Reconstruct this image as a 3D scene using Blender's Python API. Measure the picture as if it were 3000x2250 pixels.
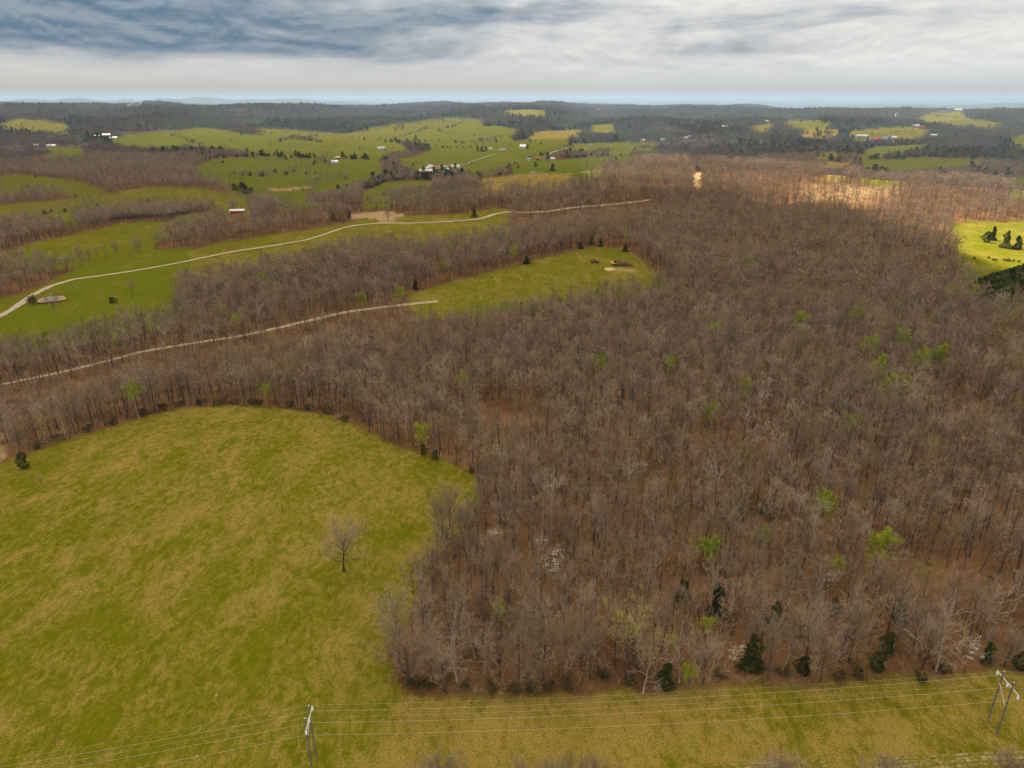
# Aerial view over a leafless spring wood, pasture and rolling farmland.  bpy, Blender 4.5
import bpy, bmesh, math, random
import numpy as np
from mathutils import Vector, Matrix
for o in list(bpy.data.objects): bpy.data.objects.remove(o, do_unlink=True)
scene = bpy.context.scene
COL = scene.collection
R = math.radians
# ------------------------------------------------------------------ camera
CAM_H = 120.0
cd = bpy.data.cameras.new('camera'); cd.sensor_width = 36; cd.lens = 36*2082/3000
cd.clip_start = 1; cd.clip_end = 120000
cam = bpy.data.objects.new('camera', cd); COL.objects.link(cam)
cam.location = (0, 0, CAM_H); cam.rotation_euler = (R(90-21.901), 0, 0)
scene.camera = cam
# ------------------------------------------------------------------ sun, sky, exposure
SUN_EL, SUN_AZ = 50, -22            # azimuth from +y (away from the drone) towards +x
sd = bpy.data.lights.new('sun', 'SUN'); sd.energy = 5.0; sd.angle = R(0.6); sd.color = (1, .91, .76)
sun = bpy.data.objects.new('sun', sd); COL.objects.link(sun)
_s = Vector((math.sin(R(SUN_AZ))*math.cos(R(SUN_EL)), math.cos(R(SUN_AZ))*math.cos(R(SUN_EL)), math.sin(R(SUN_EL))))
SUN_DIR = _s
sun.rotation_euler = _s.to_track_quat('Z', 'Y').to_euler(); sun.location = (0, 0, 400)
vs = scene.view_settings
vs.view_transform = 'Standard'; vs.look = 'None'; vs.exposure = 1.52; vs.gamma = 1.0; vs.use_curve_mapping = False

class NT:
    """small helper round a node tree"""
    def __init__(s, nt): s.nt = nt; nt.nodes.clear()
    def n(s, typ, **kw):
        nd = s.nt.nodes.new(typ)
        for k, v in kw.items():
            if k.startswith('_'): setattr(nd, k[1:], v)
        for k, v in kw.items():
            if k.startswith('_'): continue
            key = int(k[1:]) if k[0] == 'i' and k[1:].isdigit() else k.replace('__', ' ')
            s.set(nd.inputs[key], v)
        return nd
    def set(s, sock, v):
        if isinstance(v, bpy.types.NodeSocket): s.nt.links.new(v, sock)
        elif isinstance(v, bpy.types.Node): s.nt.links.new(v.outputs[0], sock)
        else:
            if hasattr(sock.default_value, '__len__') and not isinstance(v, str):
                v = tuple(v); m = len(sock.default_value); v = v+(1,)*(m-len(v))
            sock.default_value = v
    def math(s, op, a, b=0.0, c=None, clamp=False):
        nd = s.nt.nodes.new('ShaderNodeMath'); nd.operation = op; nd.use_clamp = clamp
        s.set(nd.inputs[0], a); s.set(nd.inputs[1], b)
        if c is not None: s.set(nd.inputs[2], c)
        return nd.outputs[0]
    def mix(s, f, a, b, blend='MIX'):
        nd = s.nt.nodes.new('ShaderNodeMix'); nd.data_type = 'RGBA'; nd.blend_type = blend
        s.set(nd.inputs[0], f); s.set(nd.inputs[6], a); s.set(nd.inputs[7], b)
        return nd.outputs[2]
    def ramp(s, f, a, b, lo=0.0, hi=1.0, smooth=True):
        nd = s.nt.nodes.new('ShaderNodeMapRange'); nd.interpolation_type = 'SMOOTHSTEP' if smooth else 'LINEAR'
        s.set(nd.inputs[0], f); s.set(nd.inputs[1], a); s.set(nd.inputs[2], b); s.set(nd.inputs[3], lo); s.set(nd.inputs[4], hi)
        return nd.outputs[0]
    def noise(s, vec, scale, detail=4.0, rough=.5, dist=0.0):
        nd = s.nt.nodes.new('ShaderNodeTexNoise'); s.set(nd.inputs['Vector'], vec)
        nd.inputs['Scale'].default_value = scale; nd.inputs['Detail'].default_value = detail
        nd.inputs['Roughness'].default_value = rough; nd.inputs['Distortion'].default_value = dist
        return nd.outputs[0]
    def mapping(s, vec, loc=(0,0,0), rot=(0,0,0), scale=(1,1,1)):
        nd = s.nt.nodes.new('ShaderNodeMapping'); s.set(nd.inputs[0], vec)
        nd.inputs[1].default_value = loc; nd.inputs[2].default_value = rot; nd.inputs[3].default_value = scale
        return nd.outputs[0]

world = bpy.data.worlds.new('World'); scene.world = world; world.use_nodes = True
w = NT(world.node_tree)
sky = w.n('ShaderNodeTexSky', _sky_type='NISHITA', _sun_disc=False, _sun_elevation=R(SUN_EL), _sun_rotation=R(SUN_AZ), _altitude=300, _air_density=1.0, _dust_density=1.5)
tc = w.n('ShaderNodeTexCoord')
sx = w.n('ShaderNodeSeparateXYZ', i0=tc.outputs['Generated'])
el = w.math('DIVIDE', sx.outputs[2], w.math('ADD', 1.0, w.math('MULTIPLY', w.math('MAXIMUM', sx.outputs[2], 0.0), 1.6)))      # bands pile up towards the horizon
def sky_noise(fx, fz, loc, detail, rough, dist, dz=0.0):
    v = w.n('ShaderNodeCombineXYZ', i0=w.math('MULTIPLY', sx.outputs[0], fx), i1=w.math('MULTIPLY', w.math('ADD', el, dz), fz), i2=w.math('MULTIPLY', sx.outputs[1], fx)).outputs[0]
    return w.noise(w.mapping(v, loc), 1.0, detail, rough, dist)
bands = sky_noise(2.6, 22, (4.3, 1.2, 0.4), 4, .55, .5)
puff = sky_noise(7.5, 30, (1.7, 8.1, 2.2), 9, .62, .25); puff_up = sky_noise(7.5, 30, (1.7, 8.1, 2.2), 9, .62, .25, .005)
wisp = sky_noise(24, 75, (7.7, 3.3, 1.1), 7, .62, .3)
high = w.ramp(sx.outputs[2], .03, .11)
dark = w.math('ADD', w.math('ADD', w.math('MULTIPLY', bands, .9), w.math('MULTIPLY', puff, .55)), w.math('MULTIPLY', wisp, .12))            # ~0.79 mean
dark = w.math('ADD', dark, w.math('SUBTRACT', w.math('MULTIPLY', high, .20), w.math('MULTIPLY', sx.outputs[0], .34)))
dark = w.math('MULTIPLY', w.ramp(dark, .80, 1.10), w.ramp(sx.outputs[2], .022, .06))
relief = w.math('MULTIPLY', w.math('SUBTRACT', puff, puff_up), 3.0)
tone = w.math('ADD', w.math('ADD', .62, relief), w.math('MULTIPLY', w.math('SUBTRACT', wisp, .5), .35))
tone = w.math('ADD', tone, w.math('MULTIPLY', sx.outputs[0], .48), clamp=True)
white = w.mix(tone, (1.78, 1.91, 2.04), (3.13, 3.04, 2.91))
cloud = w.mix(w.math('MULTIPLY', dark, .92), white, w.mix(w.ramp(relief, -.25, .35), (0.365, 0.696, 1.06), (1, 1.26, 1.5)))
gap = w.math('MULTIPLY', w.ramp(bands, .38, .30), w.ramp(puff, .52, .42))
cloud = w.mix(w.math('MULTIPLY', gap, .7), cloud, w.mix(.5, sky.outputs[0], (0.435, 0.913, 1.57)))
hz = w.ramp(w.math('ADD', sx.outputs[2], w.math('MULTIPLY', w.math('SUBTRACT', puff, .5), .03)), .010, .055)
horizon = w.mix(w.ramp(sx.outputs[0], -.5, .5), (2.8, 2.75, 2.62), (2.75, 2.85, 2.83))
col = w.mix(hz, horizon, cloud)
bg = w.n('ShaderNodeBackground', Color=col, Strength=.1)
w.n('ShaderNodeOutputWorld', Surface=bg)

scene.render.engine = 'CYCLES'
cy = scene.cycles
cy.max_bounces = 5; cy.diffuse_bounces = 2; cy.glossy_bounces = 1; cy.transmission_bounces = 2; cy.volume_bounces = 0; cy.transparent_max_bounces = 10
cy.use_denoising = True; cy.denoiser = 'OPENIMAGEDENOISE'; cy.denoising_input_passes = 'RGB_ALBEDO_NORMAL'; cy.denoising_prefilter = 'NONE'
cy.caustics_reflective = cy.caustics_refractive = False
cy.use_adaptive_sampling = False
# ------------------------------------------------------------------ terrain height (metres; the drone hovers over 0,0)
def _hash(ix, iy, s):
    h = (ix.astype(np.int64)*374761393 + iy.astype(np.int64)*668265263 + s*982451653) & 0x7fffffff
    h = ((h ^ (h >> 13))*1274126177) & 0x7fffffff
    return ((h ^ (h >> 16)) & 0xffff)/65535.0
def vnoise(x, y, s=0):
    """smooth value noise, -1..1"""
    x = np.asarray(x, float); y = np.asarray(y, float)
    ix, iy = np.floor(x), np.floor(y); fx, fy = x-ix, y-iy
    fx = fx*fx*fx*(fx*(fx*6-15)+10); fy = fy*fy*fy*(fy*(fy*6-15)+10)
    a, b = _hash(ix, iy, s), _hash(ix+1, iy, s); c, d = _hash(ix, iy+1, s), _hash(ix+1, iy+1, s)
    return 2*((a*(1-fx)+b*fx)*(1-fy)+(c*(1-fx)+d*fx)*fy)-1
def fbm(x, y, s=0, o=4):
    r, a, t = 0, 1.0, 0
    for k in range(o):
        r = r+a*vnoise(x*2**k+17.3*k, y*2**k-9.1*k, s+k); t += a; a *= .5
    return r/t
def sstep(a, b, x):
    t = np.clip((x-a)/(b-a), 0, 1); return t*t*(3-2*t)
CREST = np.array([(-3000,100),(-1500,300),(-900,560),(-600,770),(-343,930),(-220,950),(-100,990),(60,1090),(160,1220),(250,1280),(345,1190),(450,1010),(560,890),(640,850),(760,820),(1000,790),(1500,770),(4000,740)], float)
PONDS = [(-334.0, 502.0, 14.0)]
def crest_y(x):
    r = 0
    for k in (-90, -45, 0, 45, 90): r = r+np.interp(x+k, CREST[:,0], CREST[:,1])
    return r/5
def base_height(x, y):
    x = np.asarray(x, float); y = np.asarray(y, float)
    r = np.hypot(x, y)
    s = y-crest_y(x)
    z = (4.5+2.5*sstep(300, 500, r))*fbm(x/230, y/230, 3, 3)*sstep(120, 420, r)
    z = z-19*sstep(40, 420, -x)*sstep(230, 480, y)-12*sstep(400, 1200, -x)
    z = z-9*np.exp(-((y-400-.25*x)/110)**2)*sstep(500, 100, x)                     # the wooded draw beyond the pasture
    z = z+20*np.exp(-((s+60)/230)**2)*sstep(-250, 250, x)
    k = sstep(-20, 480, s); z = z*(1-k)-60*k
    w = sstep(150, 1100, s)
    z = z+w*(38*fbm(x/780, y/900, 11, 3)+14*vnoise(x/330+5, y/330, 23))
    z = z+sstep(2200, 5600, r)*(117-34*sstep(.05, .5, x/np.maximum(r, 1)))-sstep(6400, 9500, r)*80
    z = z+sstep(3000, 5200, r)*24*fbm(x/1900, y/1500, 31, 3)
    z = z+sstep(9000, 15000, r)*(42*fbm(x/5200, y/3600, 47, 3)+12)+sstep(15000, 26000, r)*58
    az = np.degrees(np.arctan2(x, np.maximum(y, 1)))
    for a0, wd, hh in ((-36,2.2,88),(-32.4,1.5,74),(-29.6,1.6,92),(-26.6,1.2,82),(-24.6,1.0,80),(-22.2,1.5,88),(-19.0,1.6,70),(-16,1.8,72),(-12.5,2.2,58),(5,3,45),(27,4.5,52),(34,3,60)):
        z = z+sstep(11500, 14500, r)*sstep(19500, 16000, r)*hh*1.2*np.exp(-((az-a0)/wd)**2)
    for cx, cy, rad, hh in ((2050,4700,900,26),(-600,5600,1300,22)):
        z = z+hh*np.exp(-(((x-cx)/rad)**2+((y-cy)/(rad*.7))**2))
    return z
_POND_Z = [float(base_height(a, b))-1.2 for a, b, _ in PONDS]
def height(x, y):
    z = base_height(x, y)
    for (a, b, rad), pz in zip(PONDS, _POND_Z):
        d = np.hypot(np.asarray(x)-a, (np.asarray(y)-b))
        k = sstep(rad*1.5, rad*.75, d); z = z*(1-k)+(pz-.8)*k
    return z
# ------------------------------------------------------------------ the plan of the land, in metres (x east, y away from the drone)
FIELDS = [
('pasture','meadow',0.62,0.38,[(-228.5,207.3),(-225.2,209.1),(-221.8,210.8),(-218.3,212.6),(-214.7,214.4),(-211.2,216.3),(-207.5,218.1),(-203.8,220.0),(-200.0,221.3),(-196.1,222.6),(-192.2,223.9),(-188.2,225.2),(-184.1,226.5),(-181.5,230.2),(-178.9,233.9),(-176.0,238.3),(-173.1,242.9),(-170.2,247.7),(-167.1,252.8),(-163.9,256.8),(-160.6,261.1),(-157.3,265.5),(-153.9,270.1),(-149.7,273.6),(-145.5,277.2),(-141.1,280.9),(-134.6,281.3),(-128.1,281.9),(-121.7,282.5),(-115.3,281.5),(-109.0,280.6),(-102.6,279.5),(-96.3,278.5),(-88.7,274.8),(-81.3,271.3),(-74.0,267.8),(-64.3,258.5),(-55.2,250.0),(-46.8,242.3),(-38.8,235.1),(-31.5,230.8),(-24.5,226.7),(-17.2,220.2),(-11.1,210.5),(-9.9,198.3),(-13.5,185.0),(-16.2,178.8),(-18.7,172.9),(-20.6,167.3),(-22.4,162.0),(-23.6,156.0),(-24.8,150.4),(-25.8,145.0),(-26.8,140.0),(-27.8,135.1),(-28.8,130.5),(-26.8,123.3),(-22.8,118.7),(-19.8,118.3),(-16.7,118.0),(-13.7,117.7),(-10.6,117.3),(-7.3,117.4),(-4.0,117.5),(-0.6,117.7),(2.7,117.8),(6.1,117.9),(9.4,118.0),(12.4,118.1),(15.5,118.3),(18.5,118.4),(21.5,118.5),(24.6,118.7),(27.6,118.8),(30.7,118.9),(33.7,119.1),(36.8,119.2),(39.9,119.3),(43.0,119.5),(46.1,119.7),(49.2,119.9),(52.3,120.1),(55.4,120.3),(58.5,120.5),(61.7,120.7),(64.8,120.9),(67.9,121.1),(71.1,121.3),(74.6,121.6),(78.2,121.8),(81.7,122.1),(85.3,122.4),(88.9,122.7),(92.5,123.0),(95.8,123.3),(99.1,123.6),(102.5,124.0),(105.9,124.3),(109.2,124.7),(112.6,125.0),(116.0,125.4),(119.4,125.5),(122.7,125.7),(126.0,125.9),(129.4,126.1),(132.7,126.3),(136.1,126.5),(139.4,126.7),(142.8,126.9),(146.2,127.1),(149.6,127.3),(153.0,127.5),(156.4,127.7),(159.7,127.8),(163.1,128.0),(166.6,128.2),(170.0,128.4),(173.4,128.6),(173.4,126.0),(173.4,123.4),(173.4,121.0),(173.5,118.6),(173.5,116.2),(173.5,114.0),(173.5,111.8),(173.6,109.6),(173.6,107.5),(173.6,105.5),(173.6,103.5),(173.6,101.6),(173.7,99.7),(173.7,97.9),(173.7,96.1),(169.4,94.2),(165.3,92.3),(161.2,90.5),(157.3,88.7),(153.4,87.0),(149.7,85.3),(146.1,83.7),(142.5,82.1),(139.0,80.5),(135.6,79.0),(132.3,77.5),(129.1,76.0),(125.9,74.6),(122.9,73.2),(119.8,71.9),(116.9,70.6),(114.0,69.3),(111.2,68.0),(108.4,66.8),(105.7,65.5),(103.1,64.4),(100.5,63.2),(97.9,62.1),(95.4,60.9),(93.0,59.8),(90.6,58.8),(88.5,58.6),(86.5,58.4),(84.4,58.3),(82.4,58.1),(80.3,57.9),(78.3,57.8),(76.3,57.6),(74.3,57.4),(72.2,57.3),(70.2,57.1),(68.2,57.0),(66.2,56.8),(64.2,56.6),(62.3,56.5),(60.3,56.3),(58.3,56.2),(56.3,56.0),(54.4,55.8),(52.4,55.7),(50.5,55.5),(48.5,55.4),(46.6,55.2),(44.7,55.0),(42.7,54.9),(40.8,54.7),(38.9,54.6),(37.0,54.4),(35.1,54.3),(33.2,54.1),(31.3,54.0),(29.4,53.8),(27.5,53.7),(25.7,53.5),(23.8,53.4),(21.9,53.2),(20.1,53.0),(18.2,52.9),(16.4,52.7),(14.5,52.6),(12.7,52.5),(10.9,52.3),(9.0,52.2),(7.2,52.0),(5.4,51.9),(3.6,51.7),(1.8,51.6),(0.0,51.4),(-1.8,51.6),(-3.6,51.7),(-5.4,51.9),(-7.2,52.0),(-9.0,52.2),(-10.9,52.3),(-12.7,52.5),(-14.5,52.6),(-16.4,52.7),(-18.2,52.9),(-20.1,53.0),(-21.9,53.2),(-23.8,53.4),(-25.7,53.5),(-27.5,53.7),(-29.4,53.8),(-31.3,54.0),(-33.2,54.1),(-35.1,54.3),(-37.0,54.4),(-38.9,54.6),(-40.8,54.7),(-42.7,54.9),(-44.7,55.0),(-46.6,55.2),(-48.5,55.4),(-50.5,55.5),(-52.4,55.7),(-54.4,55.8),(-56.3,56.0),(-58.3,56.2),(-60.3,56.3),(-62.3,56.5),(-64.2,56.6),(-66.2,56.8),(-68.2,57.0),(-70.2,57.1),(-72.2,57.3),(-74.3,57.4),(-76.3,57.6),(-78.3,57.8),(-80.3,57.9),(-82.4,58.1),(-84.4,58.3),(-86.5,58.4),(-88.5,58.6),(-90.6,58.8),(-92.9,60.1),(-95.2,61.5),(-97.6,62.9),(-100.1,64.3),(-102.6,65.8),(-105.2,67.3),(-107.8,68.8),(-110.6,70.4),(-113.4,72.1),(-116.3,73.8),(-119.2,75.5),(-122.3,77.3),(-125.4,79.1),(-128.7,81.0),(-132.0,83.0),(-135.4,85.0),(-139.0,87.1),(-142.6,89.2),(-146.4,91.4),(-150.3,93.7),(-154.3,96.0),(-156.1,98.8),(-157.9,101.6),(-159.9,104.5),(-161.9,107.6),(-163.9,110.8),(-166.1,114.1),(-168.4,117.6),(-170.7,121.2),(-173.2,125.0),(-175.8,129.0),(-178.5,133.1),(-181.4,137.5),(-184.5,142.1),(-187.7,147.0),(-191.1,152.1),(-194.8,157.6),(-198.7,163.4),(-202.9,169.6),(-207.4,176.2),(-212.1,183.2),(-217.1,190.6),(-222.6,198.6)]),
('meadow','meadow',0.62,0.3,[(-71.0,478.4),(-65.4,485.1),(-59.7,492.3),(-54.7,496.9),(-49.6,501.8),(-44.4,506.8),(-39.2,511.9),(-34.4,517.1),(-29.5,522.4),(-24.5,527.9),(-19.5,533.5),(-13.4,539.7),(-7.1,545.9),(-0.7,551.7),(5.4,557.0),(11.6,562.0),(17.9,566.9),(24.2,572.1),(30.7,576.7),(37.3,582.1),(44.1,588.4),(51.1,595.4),(58.0,600.4),(65.0,605.3),(72.1,609.9),(78.9,611.4),(85.7,612.7),(92.6,614.0),(99.5,598.0),(102.8,570.5),(105.4,548.9),(110.4,543.6),(115.5,538.5),(111.9,513.4),(105.5,506.4),(99.2,499.6),(89.4,486.5),(84.1,484.8),(78.9,483.1),(73.7,481.3),(68.5,479.4),(63.4,477.4),(57.7,474.9),(52.2,472.2),(46.6,469.6),(41.2,466.9),(35.7,464.0),(30.4,461.1),(25.1,458.4),(19.8,455.7),(14.6,453.0),(9.5,450.4),(4.4,447.8),(-0.6,445.2),(-5.6,443.1),(-10.5,441.0),(-15.4,438.9),(-20.3,436.8),(-25.2,435.8),(-30.0,434.8),(-34.8,433.7),(-39.6,432.7),(-44.5,432.5),(-49.4,432.4),(-54.2,432.3),(-59.1,432.4),(-67.4,450.8),(-69.1,464.0)]),
('meadow','meadow',0.85,0.3,[(443,726),(452,726),(460,726),(467,724),(473,722),(479,720),(486,718),(492,715),(499,713),(506,712),(512,711),(518,710),(524,709),(530,707),(535,706),(541,704),(547,703),(552,701),(557,700),(563,698),(568,696),(549,671),(528,643),(509,617),(493,596),(477,574),(462,554),(446.2,533.4),(431.0,513.3),(415.4,492.9),(402.0,475.2),(390.2,459.6),(386.5,460.5),(382.7,461.4),(378.8,462.3),(374.9,463.1),(370.9,463.9),(366.9,464.6),(362.9,465.4),(358.9,466.2),(354.9,467.0),(350.9,467.8),(346.9,468.7),(344.5,473.4),(342.0,478.1),(339.4,482.7),(336.5,487.3),(333.8,492.8),(330.8,498.2),(327.5,503.3),(335.5,521.3),(344.7,541.5),(357.1,566.1),(374,599),(399,644),(421,685)]),
('meadow','meadow',0.95,0.05,[(-383.2,485.3),(-381.2,490.5),(-379.2,495.6),(-377.2,500.9),(-375.1,506.2),(-372.5,509.8),(-369.9,513.4),(-367.3,517.2),(-367.1,528.0),(-367.2,539.6),(-368.9,552.1),(-371.1,565.8),(-372.6,579.0),(-373.7,589.8),(-375,601),(-376,613),(-377,626),(-376,638),(-373,644),(-370,651),(-367,657),(-363,662),(-359,668),(-354,673),(-349,677),(-344,681),(-337,683),(-331,685),(-324,687),(-318,690),(-311,692),(-293,643),(-283.7,609.7),(-275.7,581.1),(-265.3,553.1),(-257.0,529.9),(-243.0,501.0),(-230.8,475.6),(-227.2,461.2),(-223.4,446.8),(-227.3,444.3),(-231.2,441.8),(-236.0,441.2),(-240.7,440.6),(-245.5,440.0),(-250.2,439.3),(-253.9,436.9),(-257.6,434.4),(-261.2,431.9),(-264.8,429.4),(-267.4,425.2),(-269.9,421.1),(-272.4,416.9),(-274.7,412.8),(-277.9,409.2),(-281.0,405.6),(-284.0,401.9),(-290.1,402.0),(-296.0,402.0),(-299.6,400.5),(-303.2,398.9),(-306.2,396.8),(-309.3,394.6),(-312.3,392.5),(-315.3,390.3),(-323.7,402.3),(-333.7,416.3),(-346.0,433.3),(-358.6,450.8),(-370.7,467.8)]),
('meadow','meadow',0.62,0.18,[(-479,685),(-479,699),(-480,715),(-480,727),(-481,742),(-481,755),(-480,767),(-479,779),(-479,790),(-478,802),(-477,815),(-476,828),(-474,839),(-472,851),(-470,863),(-465,875),(-460,888),(-451,888),(-441,887),(-431,886),(-420,884),(-428,919),(-465,1019),(-497,1111),(-515,1177),(-513,1199),(-510,1219),(-506,1237),(-498,1251),(-489,1264),(-380,968),(-384,956),(-388,944),(-392,931),(-392,908),(-394,889),(-397,877),(-401,865),(-404,853),(-386,801),(-383,780),(-378,754),(-350,688),(-355,674),(-360,670),(-364,666),(-369,662),(-374,657),(-379,653),(-383,649),(-387,644),(-391,639),(-397,638),(-403,637),(-410,636),(-416,635),(-422,635),(-429,635),(-436,635),(-443,637),(-450,638),(-457,639),(-464,640),(-476,658),(-477,671)]),
('meadow','meadow',0.55,0.3,[(-983,1394),(-972,1404),(-960,1414),(-948,1424),(-936,1433),(-923,1442),(-909,1450),(-895,1457),(-880,1464),(-865,1470),(-849,1476),(-838,1492),(-827,1507),(-815,1525),(-802,1542),(-779,1545),(-755,1548),(-733,1543),(-710,1538),(-688,1534),(-667,1530),(-637,1518),(-609,1507),(-578,1485),(-547,1462),(-516,1435),(-508,1395),(-532,1401),(-557,1407),(-585,1422),(-613,1436),(-639,1442),(-665,1450),(-692,1458),(-719,1467),(-736,1458),(-753,1450),(-769,1441),(-780,1423),(-790,1403),(-798,1381),(-796,1339),(-790,1292),(-809,1289),(-827,1284),(-844,1285),(-860,1285),(-876,1283),(-890,1279),(-904,1276),(-917,1268),(-929,1259),(-939,1249),(-1014,1354),(-1005,1368),(-994,1382)]),
('meadow','meadow',0.55,0.2,[(-1278,1840),(-1255,1850),(-1232,1859),(-1195,1836),(-1142,1789),(-1055,1685),(-1013,1649),(-979,1626),(-949,1608),(-909,1575),(-873,1547),(-836,1518),(-859,1525),(-881,1531),(-902,1535),(-934,1554),(-968,1575),(-1005,1602),(-1038,1613),(-1075,1629),(-1059,1569),(-1086,1553)]),
('meadow','meadow',0.92,0.08,[(-865,2018),(-875,2118),(-882,2217),(-861,2234),(-841,2255),(-822,2280),(-803,2308),(-783,2335),(-756,2341),(-726,2338),(-694,2324),(-660,2307),(-627,2291),(-588,2253),(-553,2227),(-556,2117),(-575,2087),(-592,2057),(-608,2025),(-626,1989),(-641,1950),(-597,1741),(-599,1677),(-608,1639),(-626,1620),(-672,1708),(-764,1883),(-801,1918),(-833,1940)]),
('meadow','meadow',0.92,0.1,[(-622,1609),(-606,1633),(-597,1670),(-592,1725),(-638,1942),(-624,1983),(-607,2019),(-591,2052),(-573,2082),(-555,2111),(-531,2154),(-510,2218),(-491,2270),(-470,2321),(-439,2314),(-408,2301),(-368,2091),(-380,1999),(-393,1918),(-394,1808),(-394,1706),(-397,1628),(-403,1556),(-410,1495),(-418,1443),(-440,1441),(-462,1439),(-507,1493),(-531,1509),(-556,1523),(-580,1537)]),
('meadow','meadow',0.75,0.15,[(-1553,2921),(-1548,2983),(-1545,3052),(-1536,3129),(-1527,3210),(-1500,3263),(-1470,3312),(-1451,3449),(-1404,3527),(-1319,3430),(-1244,3350),(-1139,3220),(-1084,3205),(-1034,3208),(-984,3184),(-928,3141),(-820,3004),(-767,2975),(-716,2951),(-669,2937),(-625,2920),(-586,2923),(-548,2935),(-510,2945),(-465,2908),(-399,2730),(-437,2730),(-472,2718),(-518,2631),(-533,2500),(-544,2371),(-568,2348),(-592,2332),(-618,2323),(-663,2350),(-709,2378),(-756,2409),(-801,2429),(-848,2471),(-901,2527),(-1005,2700),(-1090,2811),(-1200,2928),(-1237,2908),(-1272,2887),(-1306,2864),(-1348,2860),(-1386,2849),(-1416,2823),(-1456,2827),(-1493,2827)]),
('meadow','meadow',0.7,0.15,[(-1249,3632),(-1205,3637),(-1163,3646),(-1122,3659),(-1080,3672),(-1026,3656),(-968,3623),(-912,3594),(-858,3570),(-801,3531),(-740,3258),(-799,3296),(-865,3361),(-932,3425),(-981,3416),(-1023,3385),(-1069,3370),(-1168,3535)]),
('meadow','meadow',0.6,0.3,[(-2279,3367),(-2289,3507),(-2230,3488),(-2186,3492),(-2141,3493),(-2094,3492),(-2043,3482),(-1969,3362),(-1999,3329),(-2026,3292),(-2078,3314),(-2125,3326),(-2166,3330),(-2194,3303),(-2227,3285)]),
('meadow','meadow',0.85,0.1,[(-1615,2558),(-1604,2622),(-1573,2624),(-1544,2628),(-1515,2634),(-1331,2318),(-1349,2299),(-1373,2290),(-1531,2487),(-1576,2496)]),
('meadow','meadow',0.72,0.22,[(-789,3479),(-754,3661),(-710,3729),(-660,3775),(-606,3804),(-554,3849),(-501,3924),(-446,4017),(-406,4191),(-347,4201),(-278,4134),(-212,4065),(-142,3967),(-177,3833),(-248,3725),(-298,3592),(-337,3482),(-378,3416),(-418,3359),(-474,3264),(-527,3177),(-570,3173),(-606,3137),(-633,3060),(-732,3218)]),
('meadow','meadow',0.85,0.1,[(-474,3264),(-425,3306),(-376,3358),(-333,3408),(-288,3458),(-225,3596),(-154,3664),(-81,3765),(-19,3645),(24,3498),(-4,3342),(-54,3257),(-99,3076),(-161,3053),(-210,3089),(-260,3108),(-309,3119),(-358,3129),(-428,3170)]),
('meadow','meadow',0.75,0.15,[(-683,3000),(-643,3007),(-610,3048),(-581,3118),(-535,3119),(-486,3111),(-438,3097),(-423,2899),(-446,2644),(-434,2442),(-491,2475),(-541,2535),(-594,2594)]),
('meadow','meadow',0.85,0.1,[(-207,2984),(-168,3012),(-129,3033),(-86,3014),(-45,3005),(-4,3005),(38,3007),(79,3014),(121,3028),(157,3014),(194,3009),(231,3008),(198,2795),(153,2752),(109,2712),(70,2665),(33,2626),(-3,2621),(-40,2650),(-77,2657),(-113,2643),(-171,2706)]),
('meadow','meadow',0.85,0.15,[(-363,2411),(-322,2484),(-294,2600),(-291,3030),(-220,2995),(-142,2679),(-80,2635),(-45,2617),(-10,2585),(23,2560),(63,2591),(105,2680),(150,2751),(175,2700),(133,2536),(99,2464),(60,2420),(22,2380),(-11,2336),(-42,2277),(-69,2134),(-106,1978),(-142,2222),(-192,2267),(-222,2259),(-253,2249),(-282,2236),(-336,2289)]),
('meadow','meadow',1.0,0.0,[(-3,2120),(46,2329),(78,2343),(111,2356),(145,2371),(179,2388),(215,2419),(253,2466),(299,2514),(347,2558),(381,2539),(415,2518),(382,2376),(350,2397),(319,2422),(260,2179),(224,2092),(194,2044),(165,2007),(136,1993),(108,1978),(80,1960),(49,1973),(18,1982)]),
('meadow','meadow',0.25,0.95,[(-106,1833),(-74,1857),(-42,1888),(-16,1916),(11,1945),(39,1971),(66,1978),(94,1983),(122,1986),(90,1121),(78,1078),(62,1074),(47,1073),(32,1075),(18,1081),(7,1852),(-17,1833),(-40,1814),(-73,1820)]),
('meadow','meadow',0.8,0.2,[(-320,1503),(-315,1647),(-308,1822),(-291,1858),(-271,1883),(-246,1874),(-221,1858),(-196,1842),(-187,1760),(-211,1749),(-234,1739),(-257,1727),(-266,1647),(-273,1568),(-289,1546),(-305,1524)]),
('meadow','meadow',0.9,0.1,[(-522,2270),(-495,2293),(-468,2314),(-439,2331),(-393,2228),(-377,2036),(-400,2023),(-423,2011),(-459,1985)]),
('meadow','meadow',0.4,0.6,[(71,3324),(138,3486),(191,3595),(242,3656),(293,3682),(343,3693),(305,3426),(252,3371),(200,3311),(157,3279),(116,3247)]),
('meadow','meadow',0.6,0.3,[(382,3788),(435,3809),(486,3816),(522,3684),(443,3647)]),
('meadow','meadow',0.75,0.2,[(225,2848),(269,2877),(313,2901),(356,2914),(391,2914),(429,2935),(472,2980),(516,3031),(560,3071),(601,3092),(573,2975),(500,2834),(439,2744),(407,2760),(375,2777),(343,2796),(303,2787),(264,2773),(224,2753)]),
('meadow','meadow',0.6,0.3,[(-56,4544),(15,4529),(87,4543),(154,4498),(222,4487),(153,4347),(100,4328),(47,4322),(-5,4316)]),
('meadow','meadow',0.7,0.3,[(996,2434),(1179,2735),(1068,2439),(989,2253),(947,2275)]),
('meadow','meadow',0.85,0.15,[(1243,2674),(1320,2778),(1383,2845),(1421,2843),(1460,2843),(1501,2849),(1569,2893),(1619,2904),(1504,2715),(1476,2721),(1447,2727),(1417,2730),(1384,2728),(1151,2360),(1056,2224),(1047,2227)]),
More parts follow.
